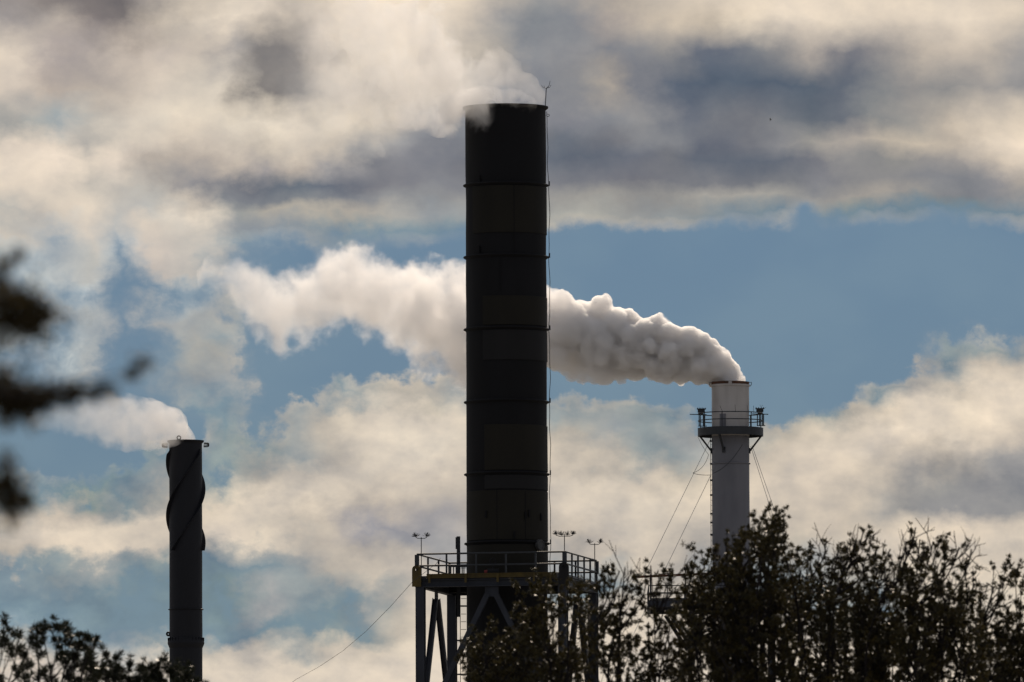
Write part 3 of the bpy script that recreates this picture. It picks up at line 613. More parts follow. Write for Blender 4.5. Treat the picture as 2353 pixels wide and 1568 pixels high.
b = MB(); b.lathe(base2 + Vector((0, 0, z2(1066))), [(R2 + 0.008, -0.05), (R2 + 0.07, -0.03), (R2 + 0.07, 0.03), (R2 + 0.008, 0.05)], 72); b.build('flange_ring', M_['drab'], wst, True)
# balcony
RB = 75.5 * S2; zd = z2(988); fz = z2(1003)
bal = empty('balcony', Vector((0, 0, zd)), None, None); bal.parent = wst
b = MB(); b.ring(base2, R2 + 0.03, RB - 0.03, zd - 0.06, zd, 72); b.build('deck', M_['under'], bal, True)
b = MB(); b.ring(base2, RB - 0.025, RB, fz, zd + 0.10, 72); b.build('fascia', M_['rail'], bal, True)
for h in (1.05, 0.58):
    b = MB(); pts = [pol(t, RB - 0.04, zd + h) for t in np.linspace(0, 2 * math.pi, 73)]; b.tube(pts, 0.035, 6, cap=False); b.build('rail', M_['rail'], bal)
for px in (1608, 1617, 1658, 1757 - 30, 1750):
    for back in ((False, True) if px in (1617, 1727) else (False,)):
        a = math.asin((px - 1679) * S2 / RB)
        if back: a = math.pi - a
        b = MB(); b.tube([pol(a, RB - 0.05, zd), pol(a, RB - 0.05, zd + 1.04)], 0.034, 6); b.build('post', M_['rail'], bal)
for k in range(4):
    a = math.radians(-90 + 10 + k * 0) if k == 0 else math.radians((88, 178, -30)[k - 1] if k < 4 else 0)
    a = (math.radians(-86), math.radians(86), math.radians(175), math.radians(-22))[k]
    b = MB(); b.bar(pol(a, RB - 0.06, fz + 0.1), pol(a, R2 + 0.05, fz - 0.95), 0.11, 0.11); b.box(pol(a, R2 + 0.04, fz - 0.95), (0.2, 0.08, 0.36), rz=a); b.build('bracket', M_['rail'], bal)
# warning lamps with whisker rods, one at each end of the balcony
def lamp(px, py, left):
    c0 = at(px, py, D2); a = math.asin(max(-1, min(1, (px - 1679) * S2 / RB)))
    b = MB(); b.box(c0, (0.46, 0.36, 0.20)); b.box(c0 + Vector((0, 0, 0.13)), (0.58, 0.42, 0.05)); b.box(c0 + Vector((0, 0, -0.15)), (0.30, 0.3, 0.1)); 
    for dx in (-0.24, -0.08, 0.1, 0.25): b.tube([c0 + Vector((dx, 0, 0.14)), c0 + Vector((dx, 0, 0.22))], 0.03, 6)
    l = b.build('warning_lamp', M_['rail'], bal)
    b = MB()
    for dx in ((-0.14, 0.13, 0.22) if left else (-0.16, 0.16, 0.24, -0.02)):
        b.bar(c0 + Vector((dx, 0, -0.2)), c0 + Vector((dx, 0, -1.0)), 0.07, 0.07)
    b.bar(c0 + Vector((-0.75 if left else -0.5, 0, -0.21)), c0 + Vector((0.35 if left else 0.55, 0, -0.24)), 0.08, 0.05)
    b.bar(c0 + Vector((-0.2, 0, -0.98)), c0 + Vector((0.35, 0, -0.98)), 0.06, 0.05)
    b.build('lamp_frame', M_['rail'], bal)
    for px_, ptop in (((1609, 946 - 6), (1619, 947 - 6)) if left else ((1743, 946 - 4), (1749, 936 - 2), (1756, 941 - 2))):
        t_ = at(px_, ptop, D2); b = MB(); b.tube([Vector((t_.x, t_.y, c0.z + 0.12)), t_], 0.013, 5)
        b.tube([t_ + Vector((-0.1, 0, 0.10)), t_, t_ + Vector((0.12, 0, 0.08))], 0.010, 5); b.build('whisker_rod', M_['cable'], bal)
lamp(1611.5, 945, True); lamp(1746, 944, False)
for px, tpx, ptop in ((1660, 1654, 932), (1689.5, 1689, 930), (1720, 1717, 930), (1746 - 14, 1732, 931)):
    a = math.asin((px - 1679) * S2 / RB); q = pol(a, RB - 0.04, zd + 1.0); t_ = at(tpx, ptop, D2 - RB); b = MB(); t_.y = q.y; b.tube([q, t_], 0.013, 5); b.build('whisker_rod', M_['cable'], bal)
b = MB(); a = A2(1661); b.box(pol(a, R2 + 0.02, zd + 0.5), (0.42, 0.06, 0.95), rz=a); b.box(pol(a, R2 + 0.05, zd + 0.55), (0.30, 0.05, 0.3), rz=a); b.build('door', M_['drab'], wst)
# ladder down the left side
ld = MB(); la = math.radians(-90)
xl, xr = at(1633.6, 1200, D2).x, at(1638.5 - 1.2, 1200, D2).x; yl = D2
for yy, xx in ((yl - 0.22, xl), (yl + 0.22, xl + 0.1)): ld.bar((xx, yy, 0.2), (xx, yy, fz), 0.035, 0.035)
lo = ld.build('ladder', M_['rail'], wst)
for py in (1014, 1066, 1104, 1138, 1181, 1201, 1229, 1275, 1320, 1360, 1400):
    z = z2(py); b = MB(); b.bar((xl - 0.05, yl - 0.1, z), (base2.x - R2 + 0.02, yl - 0.1, z), 0.09, 0.11); b.build('standoff', M_['rail'], lo)
z = fz - 0.2; proto = None
while z > z2(1420):
    if proto is None: b = MB(); b.tube([(xl, yl - 0.22, z), (xl + 0.1, yl + 0.22, z)], 0.012, 5); proto = b.build('rung', M_['rail'], lo); zp = z
    else: o = proto.copy(); col.objects.link(o); o.parent = lo; o.location = (0, 0, z - zp)
    z -= 0.33
# hanging cables
def hang(pts_px, D, r, name, parent, mt='cable'):
    b = MB(); b.tube([at(x, y, D) for x, y in pts_px], r, 5); return b.build(name, M_[mt], parent)
def curve(p0, p1, p2, n=14): 
    return [((1 - t) ** 2 * p0[0] + 2 * t * (1 - t) * p1[0] + t * t * p2[0], (1 - t) ** 2 * p0[1] + 2 * t * (1 - t) * p1[1] + t * t * p2[1]) for t in np.linspace(0, 1, n)]
hang(curve((1706, 1022), (1672, 1078), (1637, 1088)), D2 - R2 - 0.5, 0.022, 'slack_cable', wst)
hang(curve((1592, 1087), (1604, 1093), (1634, 1092)) , D2 - 1.0, 0.016, 'slack_cable', wst)
hang(curve((1592, 1087), (1618, 1080), (1628, 1046)), D2 - 1.0, 0.014, 'slack_cable', wst)
hang(curve((1604, 1005), (1614, 1028), (1629, 1046)), D2 - 1.0, 0.012, 'slack_cable', wst)
# guy wires: each stays a thing of its own
def guy(pa, pb, yoff, label):
    A = at(*pa, D2); B = at(*pb, D2 + yoff); d = B - A; k = A.z / max(0.1, -d.z); E = A + d * k
    b = MB(); pts = []
    for t in np.linspace(0, 1, 16): p = A + (E - A) * t; pts.append(p - Vector((0, 0, 0.5 * math.sin(math.pi * t))) if 0 < t < 1 else p)
    b.tube(pts, 0.017, 5)
    return tag(b.build('guy_wire', M_['wire'], None, False, origin=E), label, 'guy wire', 'guy wires of the white chimney')
guy((1634, 1007), (1488, 1298), -1.5, 'upper of two guy wires left of the white chimney, tied just under its balcony')
guy((1633, 1093), (1530, 1300), -2.5, 'lower of two guy wires left of the white chimney, tied beside its ladder')
guy((1725, 1026), (1772, 1170), -1.0, 'inner, steeper of two guy wires right of the white chimney')
guy((1728, 1024), (1787, 1190), -1.5, 'outer of two guy wires right of the white chimney, running behind the highest tree')

# platform tower round the white chimney, mostly behind the trees
tw2 = empty('steel_tower', base2, 'railed steel platform with lamp pole half hidden by trees below the white chimney', 'tower', 'steel support towers')
hx = (1680 - 1487) * S2; zdk = z2(1389); zbt = z2(1403)
y0, y1_ = D2 - 4.0, D2 + 4.0; x0, x1_ = base2.x - hx, base2.x + 4.2
def rect_ring(b, x0, x1, y0, y1, z, w, h):
    b.bar((x0, y0, z), (x1, y0, z), w, h); b.bar((x0, y1, z), (x1, y1, z), w, h)
    b.bar((x0, y0 + w / 2, z), (x0, y1 - w / 2, z), w, h); b.bar((x1, y0 + w / 2, z), (x1, y1 - w / 2, z), w, h)
b = MB(); rect_ring(b, x0 + .1, x1_ - .1, y0, y1_, (zdk + zbt) / 2, 0.2, zdk - zbt); b.build('edge_beam', M_['steel'], tw2)
b = MB(); hh = R2 + 0.15
b.box(((x0 + base2.x - hh) / 2, D2, zdk + 0.03), (base2.x - hh - x0, 8.2, 0.05)); b.box(((x1_ + base2.x + hh) / 2, D2, zdk + 0.03), (x1_ - base2.x - hh, 8.2, 0.05))
b.box((base2.x, (y0 - 0.1 + D2 - hh) / 2, zdk + 0.03), (2 * hh - 0.01, D2 - hh - y0 + 0.1, 0.05)); b.box((base2.x, (y1_ + 0.1 + D2 + hh) / 2, zdk + 0.03), (2 * hh - 0.01, y1_ + 0.1 - D2 - hh, 0.05))
b.build('deck', M_['under'], tw2)
def rail2(P0, P1, n):
    A, B = Vector(P0), Vector(P1); b = MB(); d = (B - A).normalized(); b.bar(A + d * .06 + Vector((0, 0, .13)), B - d * .06 + Vector((0, 0, .13)), 0.02, 0.12); r_ = b.build('railing', M_['rail'], tw2)
    for h in (1.0, 0.5):
        b = MB(); b.tube([A + Vector((0, 0, h)), B + Vector((0, 0, h))], 0.035, 6); b.build('rail', M_['rail'], r_)
    for k in range(n):
        p = A + (B - A) * k / (n - 1); b = MB(); b.bar(p + Vector((0, 0, .06)), p + Vector((0, 0, .98)), 0.06, 0.06); b.build('post', M_['rail'], r_)
rail2((x0 + .05, y0, zdk), (x1_, y0, zdk), 9); rail2((x0 + .05, y1_, zdk), (x1_, y1_, zdk), 9)
rail2((x0 + .05, y0 + .1, zdk), (x0 + .05, y1_ - .1, zdk), 6); rail2((x1_, y0 + .1, zdk), (x1_, y1_ - .1, zdk), 6)
for dx in (-2.6, 2.6):
    for y_ in (y0 + .4, y1_ - .4):
        b = MB(); b.ibeam((base2.x + dx, y_, 0), (base2.x + dx, y_, zbt - .002), 0.36, 0.36, 0.04, up=(0, 1, 0)); b.build('column', M_['steel'], tw2)
        if dx < 0:
            b = MB(); b.bar((base2.x - hx + 1.2, y_, zbt - 0.1), (base2.x + dx - 0.2, y_, zbt - 2.4), 0.22, 0.24); b.build('brace', M_['steel'], tw2)
        b = MB(); b.bar((base2.x + dx * .92, y_ + .24, zbt - 1.9), (base2.x - dx * .2, y_ + .24, zbt - 0.2), 0.18, 0.18); b.build('brace', M_['steel'], tw2)
for zz in (1.9, 8.0, 15.0, 24.0):
    b = MB(); b.bar((base2.x - 2.4, y0 + .4, zbt - zz), (base2.x + 2.4, y0 + .4, zbt - zz), 0.2, 0.24); b.build('cross_beam', M_['steel'], tw2)
# hoist beam carried over the platform on two posts, and the lamp pole
e0, e1 = at(1455, 1326.5, D2 - 3.6), at(1600, 1320, D2 - 3.6)
b = MB(); e2 = e0 + (e1 - e0) * 1.9; b.bar(e0, e2, 0.14, 0.15); b.bar(e0 + (e1 - e0) * .4 + Vector((0, 0, .11)), e0 + (e1 - e0) * .6 + Vector((0, 0, .13)), 0.12, 0.06); b.build('hoist_beam', M_['rust'], tw2)
b = MB(); pz = x0 + .18; b.bar((pz, D2 - 3.6, zdk + .06), (pz, D2 - 3.6, at(1487, 1328, D2).z), 0.12, 0.12); b.bar((e2.x - .3, D2 - 3.6, zdk + .06), (e2.x - .3, D2 - 3.6, e2.z - .1), 0.12, 0.12); b.build('post', M_['rail'], tw2)
lt = at(1575, 1309, D2 - 3.9); b = MB(); b.tube([Vector((lt.x, lt.y, zdk + .06)), lt], 0.04, 8); lp = b.build('lamp_pole', M_['rail'], tw2)
b = MB(); b.lathe(lt + Vector((0.03, 0, -0.03)), [(0.0, -0.06), (0.09, -0.05), (0.15, 0.02), (0.16, 0.10), (0.14, 0.17), (0.06, 0.215), (0, 0.22)], 18); b.build('lamp_head', M_['slate'], lp, True)

# ------------------------------------------------------------------ left chimney with spiral fins
D3 = 800.0; S3 = mpp(D3); ax3 = at(427.0, 1280, D3); base3 = Vector((ax3.x, D3, 0)); R3 = 37.9 * S3
def z3(py): return at(427, py, D3).z
lst = empty('chimney', base3, 'slim dark chimney at left wound with spiral fins, white steam leaving its top', 'chimney', 'industrial chimneys')
zt3 = z3(1013)
b = MB(); b.lathe(base3, [(R3, 0), (R3, z3(1640))] + [(R3, z) for z in np.linspace(z3(1630), zt3 - 0.01, 40)] + [(R3 - .05, zt3 - 0.01), (R3 - .05, zt3 - 4), (.01, zt3 - 4)], 72, wob=0.010)
b.build('shaft', M_['slate'], lst, True)
b = MB(); b.lathe(base3 + Vector((0, 0, zt3)), [(R3 + .003, -0.16), (R3 + .05, -0.12), (R3 + .10, -0.05), (R3 + .105, 0.0), (R3 - .03, 0.005)], 72); b.build('rim', M_['slate'], lst, True)
W3 = 0.185; pitch = 373.0
for s_ in range(3):
    b = MB(); vs = []; fs = []; ys = np.linspace(1034, 1266, 120)
    for y_ in ys:
        a = math.radians(-90) - 2 * math.pi * (y_ - 1063) / pitch + s_ * 2 * math.pi / 3
        z = z3(y_); tp = min(1, (y_ - 1034) / 14 + .15)
        for r, dz in ((R3 - .01, -.012), (R3 + W3 * tp, -.012), (R3 + W3 * tp, .012), (R3 - .01, .012)): vs.append(pol(a, r, z + dz, base3))
    for i in range(len(ys) - 1):
        for q in range(4): fs.append((i * 4 + q, i * 4 + (q + 1) % 4, (i + 1) * 4 + (q + 1) % 4, (i + 1) * 4 + q))
    e = (len(ys) - 1) * 4; fs += [(0, 1, 2, 3), (e + 3, e + 2, e + 1, e)]
    b.add(vs, fs); b.build('spiral_fin', M_['slate'], lst, True)
b = MB(); b.lathe(base3 + Vector((0, 0, z3(1401))), [(R3 + .003, -.04), (R3 + .07, -.015), (R3 + .07, .015), (R3 + .003, .04)], 72); b.build('flange_ring', M_['slate'], lst, True)
b = MB(); zc0 = z3(1490)
b.lathe(base3, [(R3 + .003, zc0), (R3 + .055, zc0 + .12), (R3 + .105, zc0 + .25), (R3 + .105, zc0 + .31), (R3 + .075, zc0 + .44), (R3 + .045, zc0 + .56), (R3 + .003, zc0 + .58)], 72)
for k in range(30):
    a = 2 * math.pi * k / 30; b.box(pol(a, R3 + .06, zc0 + .48, base3), (.02, .09, .18), rz=a)
b.build('collar', M_['slate'], lst, True)
b = MB(); q = Vector((base3.x - R3 - .06, D3, z3(1457))); b.torus(q + Vector((-.0, 0, 0)), 0.085, 0.055, n=20); b.box(q + Vector((.06, 0, -.06)), (.08, .08, .14)); b.build('lifting_eye', M_['slate'], lst, True)
b = MB(); q = at(411, 1006, D3 - R3); q.z = zt3 + .10; b.torus(q, 0.10, 0.035, n=20); b.box(q + Vector((0, 0, -.13)), (.2, .05, .14)); b.build('lifting_eye', M_['slate'], lst, True)
for k in (-1, 1):
    b = MB(); cc = base3 + Vector((k * (R3 + .17), -0.1, z3(1024) - (0 if k < 0 else -.02)))
    pts = [cc + Vector((k * (.21 * math.cos(t)), .34 * math.sin(t), 0.10 * math.sin(t * 1.0))) for t in np.linspace(-1.9, 1.9, 22)]
    b.tube(pts, 0.028, 6)
    for i, p in enumerate(pts): b.bar(p + Vector((0, 0, -.07)), p + Vector((0, 0, .07)), .022, .022)
    b.build('chain_bracket', M_['under'], lst)

# ------------------------------------------------------------------ bird
bp = at(1770.5, 275, 420.0)
bird_scale = 0.28
brd = empty('bird', bp, 'tiny dark bird flying against the grey cloud right of the tallest chimney', 'bird')
b = MB(); b.tube([bp + Vector((-.13, 0, 0)), bp + Vector((-.07, 0, .015)), bp, bp + Vector((.07, 0, 0)), bp + Vector((.11, 0, .01)), bp + Vector((.145, 0, 0.005))], [.004, .022, .035, .026, .022, .004], 8)
b.add([bp + Vector(p) for p in ((-.12, -.012, 0), (-.12, .012, 0), (-.19, .03, -.004), (-.19, -.03, -.004), (-.12, 0, .008))], [(0, 1, 2, 3), (0, 4, 1), (1, 4, 2), (4, 3, 2), (0, 3, 4)])
b.build('body', M_['bird'], brd, True)
for s_, lift in ((-1, .07), (1, -.06)):
    b = MB(); vs = []; fs = []
    for i, (t, ch) in enumerate(((0, .11), (.12, .10), (.24, .075), (.33, .02))):
        zz = lift * (t / .2) * (1.0 if t < .2 else 1.1); vs += [bp + Vector((ch * .5 - t * .12, s_ * t, zz + .012)), bp + Vector((-ch * .5 - t * .12, s_ * t, zz + .006)), bp + Vector((-t * .12, s_ * t, zz))]
    for i in range(3):
        for q in range(3): fs.append((i * 3 + q, i * 3 + (q + 1) % 3, i * 3 + 3 + (q + 1) % 3, i * 3 + 3 + q))
    fs += [(0, 2, 1), (9, 10, 11)]
    b.add(vs, fs); b.build('wing', M_['bird'], brd)
brd.scale = (bird_scale,) * 3

# ------------------------------------------------------------------ trees
def leaf_mat(name, c1, c2, trans=0.25):
    m = bpy.data.materials.new(name); m.use_nodes = True; nt = m.node_tree; N = nt.nodes; L = nt.links
    p = N['Principled BSDF']; p.inputs['Roughness'].default_value = 0.46; p.inputs['Specular IOR Level'].default_value = 0.32
    gi = N.new('ShaderNodeNewGeometry'); ni = N.new('ShaderNodeTexNoise'); ni.inputs['Scale'].default_value = 1.7; ni.inputs['Detail'].default_value = 3
    L.new(gi.outputs['Position'], ni.inputs['Vector'])
    ad = N.new('ShaderNodeMath'); ad.operation = 'ADD'; L.new(gi.outputs['Random Per Island'], ad.inputs[0]); L.new(ni.outputs[0], ad.inputs[1])
    mr = N.new('ShaderNodeMapRange'); L.new(ad.outputs[0], mr.inputs[0]); mr.inputs[1].default_value = 0.4; mr.inputs[2].default_value = 1.35
    mx = N.new('ShaderNodeMix'); mx.data_type = 'RGBA'; L.new(mr.outputs[0], mx.inputs[0]); mx.inputs[6].default_value = (*c1, 1); mx.inputs[7].default_value = (*c2, 1)
    L.new(mx.outputs[2], p.inputs['Base Color'])
    t = N.new('ShaderNodeBsdfTranslucent'); L.new(mx.outputs[2], t.inputs[0])
    ms = N.new('ShaderNodeMixShader'); ms.inputs[0].default_value = trans; L.new(p.outputs[0], ms.inputs[1]); L.new(t.outputs[0], ms.inputs[2])
    L.new(ms.outputs[0], N['Material Output'].inputs[0]); return m
LEAF = leaf_mat('dark_glossy_leaf', (0.011, 0.012, 0.006), (0.060, 0.046, 0.010), 0.17)
LEAF2 = leaf_mat('dark_narrow_leaf', (0.010, 0.013, 0.007), (0.028, 0.030, 0.011), 0.12)
LEAF3 = leaf_mat('near_brown_leaf', (0.030, 0.024, 0.012), (0.075, 0.058, 0.026), 0.3)
BARK = material('grey_brown_bark', (0.024, 0.020, 0.020), 0.9, base2=(0.013, 0.011, 0.011), scale=1.5, bump=0.4, spec=0.1)

def leaf_mesh(name, P, Dr, Ln, Wd, mat, parent, fold=0.25):
    """leaf blades: P base points, Dr directions, lengths, widths -> folded diamond faces"""
    n = len(P); P = np.asarray(P); Dr = np.asarray(Dr); Dr /= np.linalg.norm(Dr, axis=1)[:, None]
    rnd = RNG.normal(size=(n, 3)); S = np.cross(Dr, rnd); S /= np.linalg.norm(S, axis=1)[:, None] + 1e-9
    U = np.cross(S, Dr); Ln = np.asarray(Ln)[:, None]; Wd = np.asarray(Wd)[:, None]
    mid = P + Dr * Ln * 0.45
    v = np.empty((n, 4, 3)); v[:, 0] = P; v[:, 1] = mid + S * Wd * 0.5 + U * Wd * fold; v[:, 2] = P + Dr * Ln - U * Ln * 0.08; v[:, 3] = mid - S * Wd * 0.5 + U * Wd * fold
    base = Vector((0, 0, 0)); q = parent
    while q is not None: base += q.location; q = q.parent
    v = v.reshape(-1, 3) - np.array(base)
    me = bpy.data.meshes.new(name); me.vertices.add(4 * n); me.vertices.foreach_set('co', v.astype(np.float32).ravel())
    # two triangles per blade, creased along the midrib
    idx = np.arange(n)[:, None] * 4 + np.array([[0, 1, 2, 0, 2, 3]]); me.loops.add(6 * n); me.loops.foreach_set('vertex_index', idx.astype(np.int32).ravel())
    me.polygons.add(2 * n); me.polygons.foreach_set('loop_start', (np.arange(2 * n) * 3).astype(np.int32))
    me.update(calc_edges=True); me.validate(); me.materials.append(mat)
    o = bpy.data.objects.new(name, me); col.objects.link(o); o.parent = parent; return o

def rv(): return Vector((RNG.normal(), RNG.normal(), RNG.normal()))
def path_between(a, b, n, bow, rise=0.5):
    """a branch that leaves a outward and turns up to b, a little crooked"""
    c = Vector((a.x + (b.x - a.x) * (1 - rise * 0.35), a.y + (b.y - a.y) * (1 - rise * 0.35), a.z + (b.z - a.z) * rise * 0.75))
    j1, j2 = rv() * bow, rv() * bow; out = []
    for t in np.linspace(0, 1, n):
        p = a * ((1 - t) ** 2) + c * (2 * t * (1 - t)) + b * (t * t)
        out.append(p + j1 * (math.sin(t * math.pi)) * 0.8 + j2 * math.sin(t * 2 * math.pi) * 0.5)
    return out

def tree(name, label, group, D, tips, foot_px, fork_py, seed, leaf, fill=(40, 420, 30), leaf_len=(0.05, 0.10), leaf_w=0.36, per=21, spread=1.4, trunk_r=0.17, twigs=9, needle=False, dens=1.0, leafy=0.0):
    global RNG
    RNG = np.random.default_rng(seed); s = mpp(D)
    foot = at(foot_px, 1560, D); foot = Vector((foot.x, D, -0.05)); root = empty(name, Vector((foot.x, D, 0)), label, 'tree', group)
    fork = at(foot_px + RNG.uniform(-15, 15), fork_py, D); fork.y = D
    tb = MB(); lb = tb; P = []; Dr = []; Ln = []; Wd = []
    tb.tube(path_between(foot, fork, 9, 0.12, 0.9), [trunk_r * (1.35 - 0.5 * k / 8) if k else trunk_r * 1.8 for k in range(9)], 10)
    xs = np.array([t[0] for t in tips]); ys = np.array([t[1] for t in tips]); o_ = np.argsort(xs)
    def top(x): return np.interp(x, xs[o_], ys[o_])
    stems = []
    for t in tips:
        stems.append((t[0], t[1], t[2] if len(t) > 2 else 0, RNG.uniform(-.5, .5) * spread))
    lo, hi, nfill = fill
    for _ in range(nfill):
        x = RNG.uniform(xs.min() - 8, xs.max() + 8); y = top(x) + lo + (hi - lo) * RNG.uniform() ** 1.2
        stems.append((x, y, 0, RNG.uniform(-1, 1) * spread))
    def tuft(p, d, k, sc_=1.0):
        for _ in range(k):
            dd = (d * 0.55 + rv() * 0.62 + Vector((0, 0, 0.12))).normalized()
            P.append(p + rv() * 0.012 * sc_); Dr.append(dd); l = RNG.uniform(*leaf_len) * sc_; Ln.append(l); Wd.append(l * leaf_w * RNG.uniform(.75, 1.2))
    limbs = []
    for (x, y, bare, dy) in stems:
        tip = at(x, y, D + dy)
        # start from the fork or from an earlier limb that passes below
        st = fork; best = None
        cand = [q for lp in limbs for q in lp[2:-3] if q.z < tip.z - 0.9 and abs(q.x - tip.x) < (tip.z - q.z) * 0.75]
        if cand and RNG.uniform() < 0.85:
            st = min(cand, key=lambda q: (q - tip).length + RNG.uniform(0, .5))
        if st.z > tip.z - 0.3: st = Vector((fork.x, fork.y, min(fork.z, tip.z - 1.2)))
        L_ = (tip - st).length; n = max(7, int(L_ / 0.16)); pts = path_between(st, tip, n, 0.05 * L_ + 0.03, 0.5); limbs.append(pts)
        r0 = 0.012 + 0.011 * L_; tb.tube(pts, [max(0.014 if bare else 0.008, r0 * (1 - 0.92 * (i / (n - 1)) ** 0.8)) for i in range(n)], 6 if L_ > 1.5 else 5)
        nt_ = max(3, int(twigs * min(L_, 3.2) * (0.5 if bare else 1.0) * 0.6 * dens))
        for q in range(nt_):
            f = 1 - 0.78 * RNG.uniform() ** 1.15
            i = min(n - 2, int(f * (n - 1))); p = pts[i].lerp(pts[i + 1], RNG.uniform()); d0 = (pts[i + 1] - pts[i]).normalized()
            d = (d0 * 0.9 + rv() * 0.75 + Vector((0, 0, 0.12))).normalized(); l = RNG.uniform(.12, .42) * (1.15 - 0.55 * f) * 1.8
            e = p + d * l + rv() * 0.03; m = (p + e) / 2 + rv() * 0.03 - Vector((0, 0, 0.02))
            lb.tube([p, m, e], [0.0065, 0.005, 0.003], 3, cap=False)
            if bare and f > 1 - bare: continue
            if f < leafy: continue
            kk = 3 if l > 0.3 else 2
            for w in range(kk):
                g_ = 1 - w * 0.32; tuft(p.lerp(e, g_) if g_ > .5 else m.lerp(e, g_), d, int(per * RNG.uniform(.5, 1.2)))
        if not bare:
            d = (pts[-1] - pts[-3]).normalized(); tuft(tip, d, per + 3); tuft(pts[-2], d, per)
        else:
            for q in range(9):
                i = max(1, n - 2 - int(q * max(1, n * 0.035))); dd = ((pts[i + 1] - pts[i - 1]).normalized() * .8 + rv() * .5 + Vector((0, 0, .2))).normalized(); l = RNG.uniform(.25, .7)
                e = pts[i] + dd * l + rv() * .05 + Vector((0, 0, .06)); m = pts[i] + dd * l * .5 + rv() * .03
                lb.tube([pts[i], m, e], [.011, .010, .006], 3, cap=False)
                for w in range(2):
                    d2 = (dd + rv() * .5 + Vector((0, 0, .2))).normalized(); lb.tube([m.lerp(e, .3 * w), m.lerp(e, .3 * w) + d2 * RNG.uniform(.12, .3)], [.008, .005], 3, cap=False)
    tr = tb.build('trunk', BARK, root, True)
    leaf_mesh('crown', np.array([tuple(p) for p in P]), np.array([tuple(d) for d in Dr]), Ln, Wd, leaf, root)
    return root
GR = 'trees standing in front of the chimneys at right'
tree('tree', 'low dark leafy tree overlapping the foot of the tallest chimney and its steel tower', GR, 276, [(1082, 1468), (1100, 1463), (1118, 1458), (1136, 1452), (1165, 1478), (1186, 1420), (1206, 1368), (1222, 1350), (1240, 1340), (1256, 1350), (1272, 1400), (1290, 1352), (1310, 1380), (1335, 1352)], 1225, 1980, 11, LEAF, fill=(25, 330, 95), spread=1.5)
tree('tree', 'spiky topped tree just right of the steel tower, before the half hidden railed platform', GR, 284, [(1350, 1372), (1379, 1338), (1390, 1330), (1404, 1322), (1424, 1312, .15), (1436, 1304, .25), (1456, 1330), (1472, 1345), (1484, 1312), (1495, 1300, .5), (1512, 1345), (1528, 1304, .3), (1538, 1335), (1556, 1375), (1578, 1420)], 1440, 2000, 12, LEAF, fill=(85, 330, 64), spread=1.6)
tree('tree', 'highest and densest tree, its top branch leaning right beside the white chimney', GR, 280, [(1588, 1300), (1598, 1285), (1612, 1272), (1630, 1268), (1648, 1256), (1668, 1252), (1690, 1244), (1706, 1236), (1720, 1212), (1732, 1200), (1746, 1206), (1758, 1180), (1766, 1172), (1782, 1188), (1800, 1190), (1790, 1225), (1803, 1262)], 1690, 2000, 13, LEAF, fill=(20, 360, 150), spread=1.7, trunk_r=.2)
tree('tree', 'short topped tree with open twigs just right of the highest tree', GR, 288, [(1815, 1285), (1832, 1264), (1850, 1272), (1866, 1260), (1885, 1240, .45), (1896, 1272), (1914, 1290), (1928, 1262, .4), (1940, 1268), (1922, 1330), (1820, 1340)], 1880, 2000, 14, LEAF, fill=(75, 340, 70), spread=1.6)
tree('tree', 'tree with one tall leafy central spire and bare twigs either side', GR, 282, [(1948, 1285), (1962, 1250, .4), (1974, 1246), (1984, 1222, .15), (1992, 1234), (2004, 1240), (2014, 1262), (2024, 1285), (2034, 1292, .3), (2046, 1262, .5), (2056, 1300, .4)], 1992, 2000, 15, LEAF, fill=(75, 340, 72), spread=1.5)
tree('tree', 'broad tree with bare forked twigs rising above its crown', GR, 279, [(2066, 1285), (2082, 1244, .45), (2094, 1250), (2104, 1212, .45), (2114, 1240, .35), (2126, 1275), (2144, 1245, .35), (2158, 1246), (2172, 1250), (2190, 1266), (2204, 1258, .4), (2218, 1246, .5), (2232, 1262, .5), (2222, 1300), (2240, 1340, .3)], 2150, 2000, 16, LEAF, fill=(80, 340, 100), spread=1.7, trunk_r=.19)
tree('tree', 'rightmost tree, cut by the edge, with a narrow leafy spike', GR, 285, [(2252, 1362, .4), (2266, 1340, .5), (2284, 1350, .3), (2300, 1328), (2308, 1312), (2322, 1322), (2334, 1318), (2346, 1348), (2362, 1362), (2380, 1340), (2400, 1352), (2425, 1380)], 2335, 2000, 17, LEAF, fill=(70, 330, 74), spread=1.5)
GL = 'narrow leaved trees at lower left'
tree('tree', 'open crowned tree with spiky leaf tufts in the lower left corner', GL, 250, [(-22, 1483), (6, 1457), (20, 1451), (34, 1463), (44, 1468), (72, 1481), (82, 1445), (94, 1441), (104, 1449), (116, 1445), (132, 1447), (150, 1479), (164, 1469), (184, 1462), (196, 1467), (208, 1475), (216, 1487), (-40, 1493)], 95, 1850, 21, LEAF2, fill=(26, 240, 42), leaf_len=(0.08, 0.15), leaf_w=0.14, per=42, spread=1.0, trunk_r=.12, twigs=7, dens=.8, leafy=.78)
tree('tree', 'low bushy tree with spiky tufts across the foot of the slim spiral chimney', GL, 258, [(172, 1567), (196, 1549), (208, 1541), (226, 1555), (240, 1533), (254, 1527), (268, 1547), (282, 1557), (296, 1545), (318, 1543), (336, 1555), (352, 1535), (364, 1531), (378, 1539), (392, 1545), (414, 1553), (432, 1572), (452, 1567), (464, 1583)], 330, 1850, 22, LEAF2, fill=(16, 200, 84), leaf_len=(0.08, 0.15), leaf_w=0.14, per=42, spread=1.0, trunk_r=.12, twigs=7, leafy=.6)

